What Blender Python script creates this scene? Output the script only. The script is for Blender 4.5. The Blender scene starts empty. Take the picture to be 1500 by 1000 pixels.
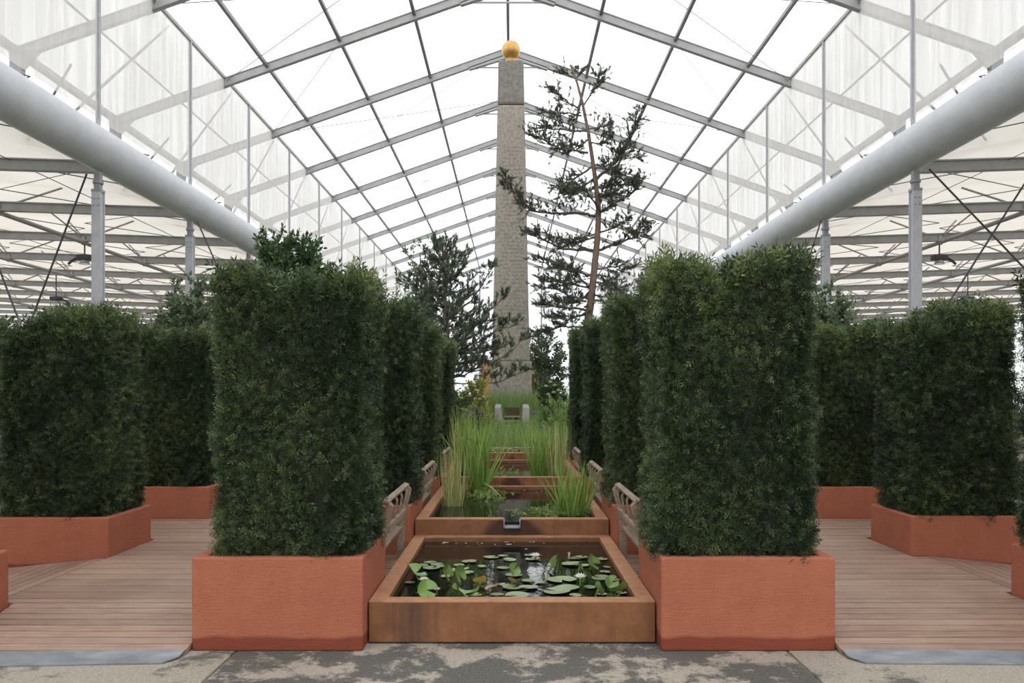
import bpy, math, random
import numpy as np
from mathutils import Vector, Matrix, noise as mnoise

S = bpy.context.scene
C = S.collection
R = math.radians
F, H, CX, CY = 1167.0, 1.6, 750.0, 578.0      # focal length in pixels, eye height, horizon

# ------------------------------------------------------------------ camera, sky, exposure
cam = bpy.data.objects.new('camera', bpy.data.cameras.new('camera'))
C.objects.link(cam)
cam.location = (0, 0, H)
cam.rotation_euler = (R(90), 0, 0)
cam.data.sensor_width = 36
cam.data.lens = F / 1500 * 36
cam.data.shift_y = (CY - 500) / 1500
cam.data.clip_end = 400
S.camera = cam

w = bpy.data.worlds.new('overcast_sky')
S.world = w
w.use_nodes = True
bg = w.node_tree.nodes['Background']
bg.inputs['Color'].default_value = (0.97, 0.985, 1.0, 1)
bg.inputs['Strength'].default_value = 1.0

S.view_settings.view_transform = 'Standard'
S.view_settings.look = 'None'
S.view_settings.gamma = 1
S.view_settings.use_curve_mapping = False
S.view_settings.exposure = 1.15

# ------------------------------------------------------------------ material helpers
def new_mat(name):
    m = bpy.data.materials.new(name)
    m.use_nodes = True
    nt = m.node_tree
    return m, nt, nt.nodes['Principled BSDF'], nt.nodes['Material Output']

def N(nt, typ, **kw):
    n = nt.nodes.new(typ)
    for k, v in kw.items():
        if k in n.inputs.keys():
            n.inputs[k].default_value = v
        else:
            setattr(n, k, v)
    return n

def coords(nt, scale=(1, 1, 1), kind='Object'):
    tc = N(nt, 'ShaderNodeTexCoord')
    mp = N(nt, 'ShaderNodeMapping')
    mp.inputs['Scale'].default_value = scale
    nt.links.new(tc.outputs[kind], mp.inputs['Vector'])
    return mp.outputs['Vector']

def noise(nt, vec, scale, detail=4, rough=.6):
    n = N(nt, 'ShaderNodeTexNoise', Scale=scale, Detail=detail, Roughness=rough)
    nt.links.new(vec, n.inputs['Vector'])
    return n.outputs['Fac']

def ramp(nt, fac, stops):
    r = N(nt, 'ShaderNodeValToRGB')
    e = r.color_ramp.elements
    while len(e) < len(stops):
        e.new(.5)
    for i, (p, c) in enumerate(stops):
        e[i].position = p
        e[i].color = (c, c, c, 1) if isinstance(c, (int, float)) else (*c, 1)
    nt.links.new(fac, r.inputs['Fac'])
    return r.outputs['Color']

def mix(nt, fac, a, b, mode='MIX'):
    m = N(nt, 'ShaderNodeMix', data_type='RGBA', blend_type=mode)
    for val, idx in ((fac, 0), (a, 6), (b, 7)):
        if isinstance(val, (int, float)):
            m.inputs[idx].default_value = val
        elif isinstance(val, tuple):
            m.inputs[idx].default_value = (*val, 1)
        else:
            nt.links.new(val, m.inputs[idx])
    return m.outputs[2]

def mth(nt, op, a, b=None, c=None):
    m = N(nt, 'ShaderNodeMath', operation=op)
    for i, v in enumerate((a, b, c)):
        if v is None:
            continue
        if isinstance(v, (int, float)):
            m.inputs[i].default_value = v
        else:
            nt.links.new(v, m.inputs[i])
    return m.outputs[0]

def bump(nt, bsdf, h, strength=.3, dist=.01):
    b = N(nt, 'ShaderNodeBump', Strength=strength, Distance=dist)
    nt.links.new(h, b.inputs['Height'])
    nt.links.new(b.outputs['Normal'], bsdf.inputs['Normal'])

def pmat(name, c1, c2=None, scale=8, rough=.6, metal=0, bs=0, bscale=60, stretch=(1, 1, 1), spec=.5, rnd=0, detail=5, bdist=.01):
    m, nt, p, out = new_mat(name)
    p.inputs['Roughness'].default_value = rough
    p.inputs['Metallic'].default_value = metal
    p.inputs['Specular IOR Level'].default_value = spec
    vec = coords(nt, stretch)
    c2 = c2 or tuple(min(1, x * 1.25) for x in c1)
    col = ramp(nt, noise(nt, vec, scale, detail), [(.32, c1), (.68, c2)])
    if rnd:
        oi = N(nt, 'ShaderNodeObjectInfo')
        v = mth(nt, 'MULTIPLY_ADD', oi.outputs['Random'], rnd, 1 - rnd / 2)
        hs = N(nt, 'ShaderNodeHueSaturation')
        nt.links.new(v, hs.inputs['Value'])
        nt.links.new(col, hs.inputs['Color'])
        col = hs.outputs['Color']
    nt.links.new(col, p.inputs['Base Color'])
    if bs:
        bump(nt, p, noise(nt, vec, bscale, 3), bs, bdist)
    return m

def leaf_mat(name, stops, rough=.5, transl=.25):
    """leaf colour from the per-leaf attribute 'tint' (one value per leaf)"""
    m, nt, p, out = new_mat(name)
    at = N(nt, 'ShaderNodeAttribute', attribute_name='tint')
    col = ramp(nt, at.outputs['Fac'], stops)
    nt.links.new(col, p.inputs['Base Color'])
    p.inputs['Roughness'].default_value = rough
    p.inputs['Specular IOR Level'].default_value = .35
    tr = N(nt, 'ShaderNodeBsdfTranslucent')
    nt.links.new(col, tr.inputs['Color'])
    ms = N(nt, 'ShaderNodeMixShader')
    ms.inputs[0].default_value = transl
    nt.links.new(p.outputs[0], ms.inputs[1])
    nt.links.new(tr.outputs[0], ms.inputs[2])
    nt.links.new(ms.outputs[0], out.inputs['Surface'])
    return m

def sheet_mat(name, clear, color, diffuse=.2, streak=0, tint=None):
    """thin translucent tent sheet: part clear, part scattering"""
    m, nt, p, out = new_mat(name)
    nt.nodes.remove(p)
    tp = N(nt, 'ShaderNodeBsdfTransparent')
    tl = N(nt, 'ShaderNodeBsdfTranslucent')
    df = N(nt, 'ShaderNodeBsdfDiffuse')
    tl.inputs['Color'].default_value = (*color, 1)
    df.inputs['Color'].default_value = (*color, 1)
    if tint:
        tp.inputs['Color'].default_value = (*tint, 1)
    a = N(nt, 'ShaderNodeMixShader')
    a.inputs[0].default_value = diffuse
    nt.links.new(tl.outputs[0], a.inputs[1])
    nt.links.new(df.outputs[0], a.inputs[2])
    b = N(nt, 'ShaderNodeMixShader')
    if streak:
        v = coords(nt, (1, 1.0, .05))
        f = ramp(nt, noise(nt, v, 3.5, 6, .75), [(.35, 1 - clear - streak), (.7, min(1, 1 - clear + streak))])
        nt.links.new(f, b.inputs[0])
    else:
        v = coords(nt, (1, 1, 1))
        f = ramp(nt, noise(nt, v, .35, 4, .6), [(.3, 1 - clear - .05), (.7, 1 - clear + .05)])
        nt.links.new(f, b.inputs[0])
    nt.links.new(tp.outputs[0], b.inputs[1])
    nt.links.new(a.outputs[0], b.inputs[2])
    nt.links.new(b.outputs[0], out.inputs['Surface'])
    return m

M = {}
M['roof'] = sheet_mat('white_tent_sheet', .62, (.93, .94, .95), .15)
M['clear_sheet'] = sheet_mat('clear_valance_sheet', .17, (.67, .655, .63), .42, .10, (.97, .96, .95))
M['side_roof'] = sheet_mat('cream_tent_sheet', .09, (.46, .42, .36), .25)
M['end_sheet'] = sheet_mat('white_end_sheet', .35, (.8, .82, .84), .2)
M['alu'] = pmat('grey_aluminium', (.30, .30, .295), (.36, .36, .355), 3, .5, .15)
M['alu_dark'] = pmat('dark_grey_steel', (.20, .20, .205), (.25, .25, .25), 3, .5, .2)
M['post'] = pmat('galvanised_post_steel', (.33, .34, .36), (.40, .41, .43), 6, .5, .1)
M['cable'] = pmat('dark_cable', (.05, .05, .055), None, 3, .5, .3)
M['wire'] = pmat('grey_wire', (.16, .16, .165), None, 3, .5, .3)
M['duct'] = pmat('silver_duct_fabric', (.47, .485, .515), (.54, .555, .58), 2.5, .65, 0, .4, 4, (1, .7, 1), bdist=.03)
M['stone'] = pmat('speckled_granite', (.24, .212, .175), (.41, .37, .315), 14, .85, 0, .5, 40, detail=9)
M['stone_dark'] = pmat('weathered_granite', (.15, .14, .125), (.28, .26, .23), 14, .85, 0, .5, 40, detail=9)
M['letters'] = pmat('engraved_shadowed_cut', (.15, .132, .11), (.2, .18, .15), 30, .9)
M['slab'] = pmat('pale_grey_stone', (.24, .235, .215), (.36, .35, .32), 14, .8, 0, .4, 50)
M['gold'] = pmat('dull_gilding', (.46, .27, .075), (.62, .38, .13), 7, .38, .75, .15, 20)
M['soil'] = pmat('mossy_soil', (.06, .045, .02), (.15, .12, .035), 25, .95, 0, .8, 40)
M['earth'] = pmat('planted_earth', (.05, .06, .02), (.07, .10, .03), 3, .95, 0, .6, 30)
M['steelplate'] = pmat('galvanised_plate', (.17, .185, .20), (.30, .315, .33), 5, .5, .25, .08, 40, (1, 2, 1))
M['oak'] = pmat('weathered_oak', (.19, .14, .10), (.34, .265, .195), 9, .75, 0, .35, 40, (4, .5, 4))
M['terracotta'] = pmat('orange_panel', (.42, .22, .08), (.52, .30, .13), 2, .8)
M['bark_orange'] = pmat('pine_bark', (.13, .09, .065), (.235, .165, .12), 16, .9, 0, .8, 30, (1, 1, .4))
M['bark_grey'] = pmat('grey_bark', (.09, .08, .065), (.17, .15, .125), 16, .9, 0, .6, 30, (1, 1, .4))
M['twig'] = pmat('shaded_inner_twigs', (.012, .016, .008), (.03, .03, .016), 20, .95, 0, .6, 30)  # near-black: shade inside the hedges is put into the twig colour
M['bubble'] = pmat('white_foam', (.7, .72, .74), None, 5, .3)
M['black'] = pmat('black_housing', (.03, .03, .032), None, 5, .5)
M['petal'] = pmat('white_petal', (.80, .80, .72), (.9, .9, .86), 20, .5)
M['pinkpetal'] = pmat('blush_petal', (.68, .50, .40), (.8, .7, .6), 20, .5)
M['yellowcentre'] = pmat('yellow_stamen', (.75, .48, .06), None, 20, .5)
M['pad'] = pmat('floating_pad_green', (.15, .21, .085), (.30, .36, .19), 14, .32, 0, .1, 20, rnd=.5)
M['padtop'] = pmat('raised_leaf_green', (.075, .16, .03), (.19, .29, .07), 12, .35, 0, .1, 20, rnd=.3)
M['padbrown'] = pmat('browning_leaf', (.28, .15, .07), (.36, .24, .12), 12, .4)
M['padyellow'] = pmat('yellowing_leaf', (.40, .28, .03), (.45, .36, .07), 12, .4)
M['stemgreen'] = pmat('lily_stem', (.12, .20, .05), (.2, .28, .08), 12, .4)
M['purple'] = pmat('purple_petal', (.16, .10, .26), (.3, .22, .4), 20, .6)
M['salmon'] = pmat('salmon_petal', (.62, .42, .24), (.75, .60, .40), 20, .6)
M['creamflower'] = pmat('cream_flower', (.55, .55, .42), (.7, .7, .58), 20, .6)
M['pebble'] = pmat('grey_pebble', (.16, .16, .155), (.32, .32, .31), 6, .6, rnd=.6)

# lamp glass gives off light
m, nt, p, out = new_mat('lit_lamp_glass')
p.inputs['Emission Color'].default_value = (1, .96, .88, 1)
p.inputs['Emission Strength'].default_value = 14
M['lampglass'] = m

# yew, pine and other leaves
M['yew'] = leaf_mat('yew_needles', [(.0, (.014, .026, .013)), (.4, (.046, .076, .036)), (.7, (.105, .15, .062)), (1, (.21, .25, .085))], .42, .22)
M['pine'] = leaf_mat('pine_needles', [(0, (.045, .06, .038)), (.6, (.10, .12, .075)), (1, (.19, .21, .125))], .5, .15)
M['pine_blue'] = leaf_mat('dark_pine_needles', [(0, (.04, .065, .04)), (.6, (.10, .14, .085)), (1, (.21, .26, .15))], .5, .15)
M['leaf'] = leaf_mat('broad_leaves', [(0, (.025, .055, .02)), (.6, (.06, .115, .035)), (1, (.14, .22, .07))], .45, .3)
M['leaf_grey'] = leaf_mat('grey_green_leaves', [(0, (.06, .09, .05)), (.6, (.13, .18, .10)), (1, (.26, .32, .19))], .5, .3)
M['leaf_yellow'] = leaf_mat('yellow_green_leaves', [(0, (.13, .19, .04)), (.6, (.30, .34, .07)), (1, (.60, .52, .18))], .5, .3)
M['blade'] = leaf_mat('iris_blades', [(0, (.11, .20, .04)), (.6, (.27, .43, .09)), (1, (.55, .64, .22))], .4, .4)
M['grass'] = leaf_mat('meadow_grass', [(0, (.10, .18, .05)), (.6, (.23, .36, .10)), (1, (.48, .54, .22))], .5, .4)
M['reed'] = leaf_mat('pale_reeds', [(0, (.16, .22, .06)), (.5, (.42, .44, .16)), (1, (.75, .72, .38))], .5, .35)

# painted render of the planters: trowel marks, damp tide line low down
def render_mat():
    m, nt, p, out = new_mat('terracotta_render')
    v = coords(nt)
    vs = coords(nt, (1, 1, 6))
    col = ramp(nt, noise(nt, v, 5, 6, .7), [(.3, (.30, .085, .045)), (.7, (.385, .121, .066))])
    col = mix(nt, mth(nt, 'MULTIPLY', ramp(nt, noise(nt, v, 110, 3), [(.35, 0), (.7, 1)]), .6), col, (.44, .175, .105))
    tc = N(nt, 'ShaderNodeTexCoord')
    sep = N(nt, 'ShaderNodeSeparateXYZ')
    nt.links.new(tc.outputs['Object'], sep.inputs[0])
    edge = mth(nt, 'MULTIPLY_ADD', noise(nt, coords(nt, (1, 1, .01)), 1.6, 2), -.16, sep.outputs['Z'])
    damp = ramp(nt, edge, [(.0, 1), (.022, 0)])
    col = mix(nt, mth(nt, 'MULTIPLY', damp, .8), col, (.17, .035, .018))
    nt.links.new(col, p.inputs['Base Color'])
    p.inputs['Roughness'].default_value = .85
    p.inputs['Specular IOR Level'].default_value = .25
    h = mth(nt, 'ADD', mth(nt, 'MULTIPLY', noise(nt, v, 130, 3), .6), noise(nt, vs, 12, 5, .7))
    bump(nt, p, h, .8, .009)
    return m
M['render'] = render_mat()

# weathering steel: rust bloom, vertical runs; wet run-off stain under the spout
def corten_mat(name, wet=False, front=False):
    m, nt, p, out = new_mat(name)
    v = coords(nt)
    vs = coords(nt, (14, 14, .7))
    col = ramp(nt, noise(nt, v, 6, 8, .7), [(.25, (.14, .060, .026)), (.5, (.24, .105, .046)), (.78, (.34, .17, .085))] if not front else [(.25, (.115, .046, .018)), (.5, (.205, .083, .032)), (.78, (.28, .127, .055))])  # front tones browner and darker: weaker light on upright faces put into colour
    runs = ramp(nt, noise(nt, vs, 1.5, 5, .7), [(.45, 0), (.75, 1)])
    col = mix(nt, mth(nt, 'MULTIPLY', runs, .35), col, (.11, .052, .026))
    tc = N(nt, 'ShaderNodeTexCoord')
    sep = N(nt, 'ShaderNodeSeparateXYZ')
    nt.links.new(tc.outputs['Object'], sep.inputs[0])
    if wet:
        ax = mth(nt, 'ABSOLUTE', sep.outputs['X'])
        spread = mth(nt, 'MULTIPLY_ADD', sep.outputs['Z'], .9, ax)
        spread = mth(nt, 'MULTIPLY_ADD', noise(nt, v, 5, 3), .12, spread)
        wetm = ramp(nt, mth(nt, 'MULTIPLY', spread, 1.0), [(.56, 1), (.64, 0)])
        col = mix(nt, mth(nt, 'MULTIPLY', wetm, .85), col, (.035, .016, .012))
    if front:
        dx = mth(nt, 'ABSOLUTE', mth(nt, 'ADD', sep.outputs['X'], .64))
        st = mth(nt, 'MULTIPLY_ADD', noise(nt, coords(nt, (26, 26, 1)), 1, 3), .35, dx)
        st = ramp(nt, st, [(.17, 1), (.36, 0)])
        col = mix(nt, mth(nt, 'MULTIPLY', st, .75), col, (.055, .032, .024))
    nt.links.new(col, p.inputs['Base Color'])
    p.inputs['Roughness'].default_value = .6
    p.inputs['Specular IOR Level'].default_value = .35
    bump(nt, p, noise(nt, v, 90, 4), .2, .004)
    return m
M['corten'] = corten_mat('weathering_steel')
M['corten_rim_lit'] = pmat('weathering_steel_lit_rim', (.30, .135, .062), (.44, .225, .115), 9, .6, 0, .2, 90, spec=.35, detail=8)  # brighter than the walls: light on upward faces put into the colour
M['corten_front'] = corten_mat('weathering_steel_streaked_shaded', front=True)
M['corten_wet'] = corten_mat('weathering_steel_wet', wet=True)

def water_mat():
    m, nt, p, out = new_mat('dark_pond_water')
    p.inputs['Base Color'].default_value = (.006, .008, .006, 1)
    p.inputs['Roughness'].default_value = .03
    p.inputs['IOR'].default_value = 1.33
    v = coords(nt, (1, .6, 1))
    bump(nt, p, noise(nt, v, 9, 3), .12, .008)
    return m
M['water'] = water_mat()

def plank_mat():
    m, nt, p, out = new_mat('hardwood_decking')
    v = coords(nt, (.6, 9, 9))
    oi = N(nt, 'ShaderNodeObjectInfo')
    off = N(nt, 'ShaderNodeVectorMath', operation='ADD')
    nt.links.new(v, off.inputs[0])
    nt.links.new(mth(nt, 'MULTIPLY', oi.outputs['Random'], 50), off.inputs[1])
    col = ramp(nt, noise(nt, off.outputs[0], 4, 6, .7), [(.28, (.19, .108, .074)), (.55, (.285, .182, .132)), (.8, (.40, .285, .215))])
    hs = N(nt, 'ShaderNodeHueSaturation')
    nt.links.new(mth(nt, 'MULTIPLY_ADD', oi.outputs['Random'], .3, .85), hs.inputs['Value'])
    nt.links.new(col, hs.inputs['Color'])
    wv = coords(nt, (1, 1, 1), 'Object')
    dust = ramp(nt, noise(nt, wv, 1.3, 5, .7), [(.45, 0), (.75, .45)])
    nt.links.new(mix(nt, dust, hs.outputs['Color'], (.46, .33, .25)), p.inputs['Base Color'])
    p.inputs['Roughness'].default_value = .6
    bump(nt, p, noise(nt, off.outputs[0], 8, 4), .3, .004)
    return m
M['plank'] = plank_mat()

def ground_mat(name, dark, light, lo, hi):
    m, nt, p, out = new_mat(name)
    v = coords(nt)
    pt = ramp(nt, noise(nt, v, 1.9, 10, .76), [(lo, 0), (hi, 1)])
    grit = ramp(nt, noise(nt, v, 55, 4, .85), [(.3, 0), (.7, 1)])
    d = mix(nt, grit, tuple(x * .5 for x in dark), tuple(x * 1.6 for x in dark))
    l = mix(nt, grit, tuple(x * .65 for x in light), tuple(x * 1.4 for x in light))
    nt.links.new(mix(nt, pt, d, l), p.inputs['Base Color'])
    p.inputs['Roughness'].default_value = .9
    bump(nt, p, grit, .5, .006)
    return m
M['asphalt'] = ground_mat('patched_asphalt', (.10, .095, .084), (.36, .315, .26), .495, .55)
M['concrete'] = ground_mat('worn_concrete', (.115, .108, .095), (.34, .305, .25), .39, .46)
M['hardstanding'] = ground_mat('hall_floor_grit', (.2, .2, .18), (.3, .29, .26), .4, .6)

# ------------------------------------------------------------------ mesh helpers
class MB:
    def __init__(self):
        self.v, self.f = [], []
    def poly(self, vs, fs):
        n = len(self.v)
        self.v += [tuple(p) for p in vs]
        self.f += [tuple(i + n for i in f) for f in fs]
        return self
    def box(self, x0, x1, y0, y1, z0, z1):
        return self.poly([(x0, y0, z0), (x1, y0, z0), (x1, y1, z0), (x0, y1, z0), (x0, y0, z1), (x1, y0, z1), (x1, y1, z1), (x0, y1, z1)],
                         [(3, 2, 1, 0), (4, 5, 6, 7), (0, 1, 5, 4), (1, 2, 6, 5), (2, 3, 7, 6), (3, 0, 4, 7)])
    def hexa(self, bot, top):
        return self.poly(list(bot) + list(top), [(3, 2, 1, 0), (4, 5, 6, 7), (0, 1, 5, 4), (1, 2, 6, 5), (2, 3, 7, 6), (3, 0, 4, 7)])
    def bar(self, a, b, wd, hg, up=(0, 0, 1)):
        a, b = Vector(a), Vector(b)
        d = (b - a).normalized()
        s = d.cross(Vector(up)).normalized()
        u = s.cross(d)
        q = [s * (i * wd / 2) + u * (j * hg / 2) for i, j in ((-1, -1), (1, -1), (1, 1), (-1, 1))]
        return self.poly([a + k for k in q] + [b + k for k in q], [(0, 1, 2, 3), (7, 6, 5, 4), (4, 5, 1, 0), (5, 6, 2, 1), (6, 7, 3, 2), (7, 4, 0, 3)])
    def tube(self, pts, rad, seg=6, cap=True):
        pts = [Vector(p) for p in pts]
        n = len(pts)
        rads = rad if isinstance(rad, (list, tuple)) else [rad] * n
        ref = Vector((0.31, .17, .93))
        vs, fs = [], []
        for i, p in enumerate(pts):
            d = (pts[min(i + 1, n - 1)] - pts[max(i - 1, 0)]).normalized()
            if abs(d.dot(ref)) > .97:
                ref = Vector((.9, .3, .1))
            s = d.cross(ref).normalized()
            u = s.cross(d)
            for k in range(seg):
                a = 2 * math.pi * k / seg
                vs.append(p + (s * math.cos(a) + u * math.sin(a)) * rads[i])
        for i in range(n - 1):
            for k in range(seg):
                k2 = (k + 1) % seg
                fs.append((i * seg + k, i * seg + k2, (i + 1) * seg + k2, (i + 1) * seg + k))
        if cap:
            fs.append(tuple(range(seg))[::-1])
            fs.append(tuple((n - 1) * seg + k for k in range(seg)))
        return self.poly(vs, fs)
    def lathe(self, prof, seg=16, c=(0, 0, 0)):
        vs, fs = [], []
        for r_, z in prof:
            for k in range(seg):
                a = 2 * math.pi * k / seg
                vs.append((c[0] + r_ * math.cos(a), c[1] + r_ * math.sin(a), c[2] + z))
        for i in range(len(prof) - 1):
            for k in range(seg):
                k2 = (k + 1) % seg
                fs.append((i * seg + k, i * seg + k2, (i + 1) * seg + k2, (i + 1) * seg + k))
        return self.poly(vs, fs)
    def mesh(self, name, mat=None, smooth=False):
        me = bpy.data.meshes.new(name)
        me.from_pydata(self.v, [], self.f)
        if mat:
            me.materials.append(mat)
        if smooth:
            me.polygons.foreach_set('use_smooth', [True] * len(me.polygons))
        me.update()
        return me
    def build(self, name, mat, parent=None, smooth=False, bevel=0, kind=None, loc=None):
        return link(name, self.mesh(name, mat, smooth), parent, bevel, kind, loc)

def link(name, me, parent=None, bevel=0, kind=None, loc=None):
    o = bpy.data.objects.new(name, me)
    C.objects.link(o)
    if parent:
        o.parent = parent
    if loc:
        o.location = loc
    if bevel:
        b = o.modifiers.new('bevel', 'BEVEL')
        b.width, b.segments, b.limit_method = bevel, 2, 'ANGLE'
    if kind:
        o['kind'] = kind
    return o

def thing(name, label, cat, loc=(0, 0, 0), group=None, kind=None, rz=0):
    o = bpy.data.objects.new(name, None)
    o.empty_display_size = .1
    C.objects.link(o)
    o.location = loc
    o.rotation_euler[2] = rz
    return tag(o, label, cat, group, kind)

def tag(o, label, cat, group=None, kind=None):
    o['label'] = label
    if cat:
        o['category'] = cat
    if group:
        o['group'] = group
    if kind:
        o['kind'] = kind
    return o

def setting(name, label):
    o = bpy.data.objects.new(name, None)
    C.objects.link(o)
    o['kind'] = 'structure'
    o['label'] = label
    o['category'] = name.split('_')[0]
    return o

def at(px, py, d):
    return Vector(((px - CX) * d / F, d, H + (CY - py) * d / F))

# many copies of one small template, written as a single mesh with a per-leaf 'tint'
rng = np.random.default_rng(7)

def scatter_mesh(name, tv, tf, pos, axis, size, tint, mat, roll=None):
    tv = np.asarray(tv, float)
    n, k = len(pos), len(tv)
    axis = axis / np.linalg.norm(axis, axis=1, keepdims=True)
    ref = rng.normal(size=(n, 3)) if roll is None else roll
    sx = np.cross(axis, ref)
    sx /= np.linalg.norm(sx, axis=1, keepdims=True) + 1e-9
    sy = np.cross(axis, sx)
    co = (tv[None, :, 0, None] * sx[:, None] + tv[None, :, 1, None] * sy[:, None] + tv[None, :, 2, None] * axis[:, None])
    size = np.asarray(size)
    co = co * size[:, None, None] + pos[:, None]
    nl = len(tf[0])
    faces = (np.asarray(tf)[None] + (np.arange(n) * k)[:, None, None]).reshape(-1)
    me = bpy.data.meshes.new(name)
    me.vertices.add(n * k)
    me.vertices.foreach_set('co', co.astype(np.float32).ravel())
    me.loops.add(len(faces))
    me.loops.foreach_set('vertex_index', faces.astype(np.int32))
    nf = len(faces) // nl
    me.polygons.add(nf)
    me.polygons.foreach_set('loop_start', (np.arange(nf) * nl).astype(np.int32))
    me.update(calc_edges=True)
    at_ = me.attributes.new('tint', 'FLOAT', 'POINT')
    at_.data.foreach_set('value', np.repeat(np.clip(tint, 0, 1), k).astype(np.float32))
    me.materials.append(mat)
    return me

def yew_sprig():
    v, f = [], []
    def needle(z, s, ln, wd, lift):
        a = R(52)
        d = np.array([s * math.sin(a), lift, math.cos(a)])
        b = np.array([0, 0, z])
        p = np.array([math.cos(a) * -s, 0, math.sin(a)]) * wd / 2
        n = len(v)
        v.extend([b, b + d * ln * .45 + p, b + d * ln, b + d * ln * .45 - p])
        f.append((n, n + 1, n + 2, n + 3))
    for i in range(4):
        z = .08 + i * .22
        for s in (-1, 1):
            needle(z + (.11 if s > 0 else 0), s, .40 - .03 * i, .092, .34 * (-1) ** (i + (s > 0)))
    n = len(v)
    v.extend([np.array([-.012, 0, 0]), np.array([.012, 0, 0]), np.array([.006, 0, .95]), np.array([-.006, 0, .95])])
    f.append((n, n + 1, n + 2, n + 3))
    n = len(v)
    v.extend([np.array([0, 0, .85]), np.array([.035, 0, .98]), np.array([0, .02, 1.15]), np.array([-.035, 0, .98])])
    f.append((n, n + 1, n + 2, n + 3))
    return v, f
YEW = yew_sprig()

def pine_tuft(nn=30, ln=.6, seed=1):
    r_ = random.Random(seed)
    v, f = [], []
    for i in range(nn):
        z = r_.uniform(0, .75)
        a = r_.uniform(0, 2 * math.pi)
        t = R(r_.uniform(22, 58))
        d = np.array([math.sin(t) * math.cos(a), math.sin(t) * math.sin(a), math.cos(t)])
        s = np.array([-math.sin(a), math.cos(a), 0]) * .036
        b = np.array([0, 0, z])
        n = len(v)
        v.extend([b - s, b + s, b + d * ln])
        f.append((n, n + 1, n + 2))
    return v, f
TUFT = pine_tuft()

LEAF = ([(0, 0, 0), (.24, .05, .45), (0, 0, 1), (-.24, .05, .45)], [(0, 1, 2, 3)])
def leafy(nl=5):
    v, f = [], []
    for i in range(nl):
        a = i * 2.4
        t = R(55 - 30 * i / nl)
        d = np.array([math.sin(t) * math.cos(a), math.sin(t) * math.sin(a), math.cos(t)])
        s = np.array([-math.sin(a), math.cos(a), 0]) * .14
        b = np.array([0, 0, .75 * i / nl])
        n = len(v)
        v.extend([b, b + d * .22 + s, b + d * .5, b + d * .22 - s])
        f.append((n, n + 1, n + 2, n + 3))
    return v, f
LEAFY = leafy()

# ------------------------------------------------------------------ large structure: hall floor, nave roof, valances
NX = -.14
HALF, VAL = 12.4, 8.95
RIDGE, SLOPE = 14.78, .352
rz_ = lambda x: RIDGE - SLOPE * abs(x - NX)
RAFT = [.2 + 5 * k for k in range(0, 16)]
ROWS = [-24.8 + 5 * k for k in range(0, 22)]

fl = MB().box(-70, 70, -40, 130, -.2, -.012).build('floor', M['hardstanding'])
fl['kind'] = 'structure'; fl['label'] = 'gritty grey floor of the exhibition hall'; fl['category'] = 'floor'
b = MB().box(-1.715, 1.715, -3, 15, -.1, 0).build('paving_slab', M['asphalt'], fl, bevel=.006)
b['label'] = 'dark patched asphalt strip in the middle'
b = MB().box(-12, -1.73, -3, 5.0, -.1, .002).build('paving_slab', M['concrete'], fl, bevel=.006)
b = MB().box(1.73, 12, -3, 5.0, -.1, .002).build('paving_slab', M['concrete'], fl, bevel=.006)

ceil = setting('ceiling', 'pitched white tent roof of the nave on grey aluminium rafters')
for s in (-1, 1):
    me = None
    for y in ROWS[:-1]:
        if me is None:
            xs = [NX, NX + s * 2.95, NX + s * 5.3, NX + s * 7.6, NX + s * VAL, NX + s * HALF]
            mb = MB()
            for i in range(5):
                mb.poly([(xs[i], 0, rz_(xs[i]) + .06), (xs[i + 1], 0, rz_(xs[i + 1]) + .06), (xs[i + 1], 5, rz_(xs[i + 1]) + .06), (xs[i], 5, rz_(xs[i]) + .06)], [(0, 1, 2, 3)])
            me = mb.mesh('roof_sheet', M['roof'])
        link('roof_sheet', me, ceil, loc=(0, y, 0))
# a rafter pair: box profile with flange lips, ridge tie and splice plates, knee and leg outside the valance
def rafter_mesh():
    mb = MB()
    for s in (-1, 1):
        a = Vector((NX, 0, RIDGE - .17)); e = Vector((NX + s * HALF, 0, rz_(NX + s * HALF) - .17))
        mb.bar(a, e, .11, .22)
        o = Vector((0, 0, -.125))
        mb.bar(a + o, e + o, .17, .03)
        mb.bar(a - o, e - o, .17, .03)
        k = Vector((NX + s * 1.5, 0, RIDGE - .17 - 1.5 * SLOPE))
        mb.bar(a + Vector((0, 0, -.18)), k + Vector((0, 0, -.12)), .17, .16)
        mb.bar(e + Vector((0, 0, .1)), e + Vector((0, 0, -1.3)), .2, .3, up=(1, 0, 0))
        mb.bar(e + Vector((-s * .6, 0, .15)), e + Vector((0, 0, -.5)), .1, .12)
    mb.bar((NX - 1.35, 0, RIDGE - .78), (NX + 1.35, 0, RIDGE - .78), .05, .05)
    return mb.mesh('rafter', M['alu'])
rm = rafter_mesh()
for y in RAFT:
    link('rafter', rm, ceil, loc=(0, y, 0))
for x in (NX, NX - 2.95, NX + 2.95, NX - 5.3, NX + 5.3, NX - 7.6, NX + 7.6):
    MB().box(x - .05, x + .05, -5, 79, rz_(x) - .17, rz_(x) - .06).build('purlin', M['alu_dark'], ceil)
for s in (-1, 1):
    x = NX + s * HALF
    MB().box(x - .1, x + .1, -5, 79, rz_(x) - .2, rz_(x) - .04).build('eave_beam', M['alu'], ceil)
for k in range(2, 12):
    y0, y1 = RAFT[k], RAFT[k] + 5
    for s in (-1, 1):
        xe = NX + s * VAL
        mb = MB()
        if k % 2 == 0:
            mb.tube([(NX, y0, RIDGE - .15), (xe, y1, rz_(xe) - .15)], .013, 4)
            mb.tube([(NX, y1, RIDGE - .15), (xe, y0, rz_(xe) - .15)], .013, 4)
        else:
            mb.tube([(NX + s * 5.3, y0, rz_(NX + 5.3) - .15), (xe, y1, rz_(xe) - .15)], .011, 4)
        mb.build('bracing_wire', M['wire'], ceil)

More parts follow.
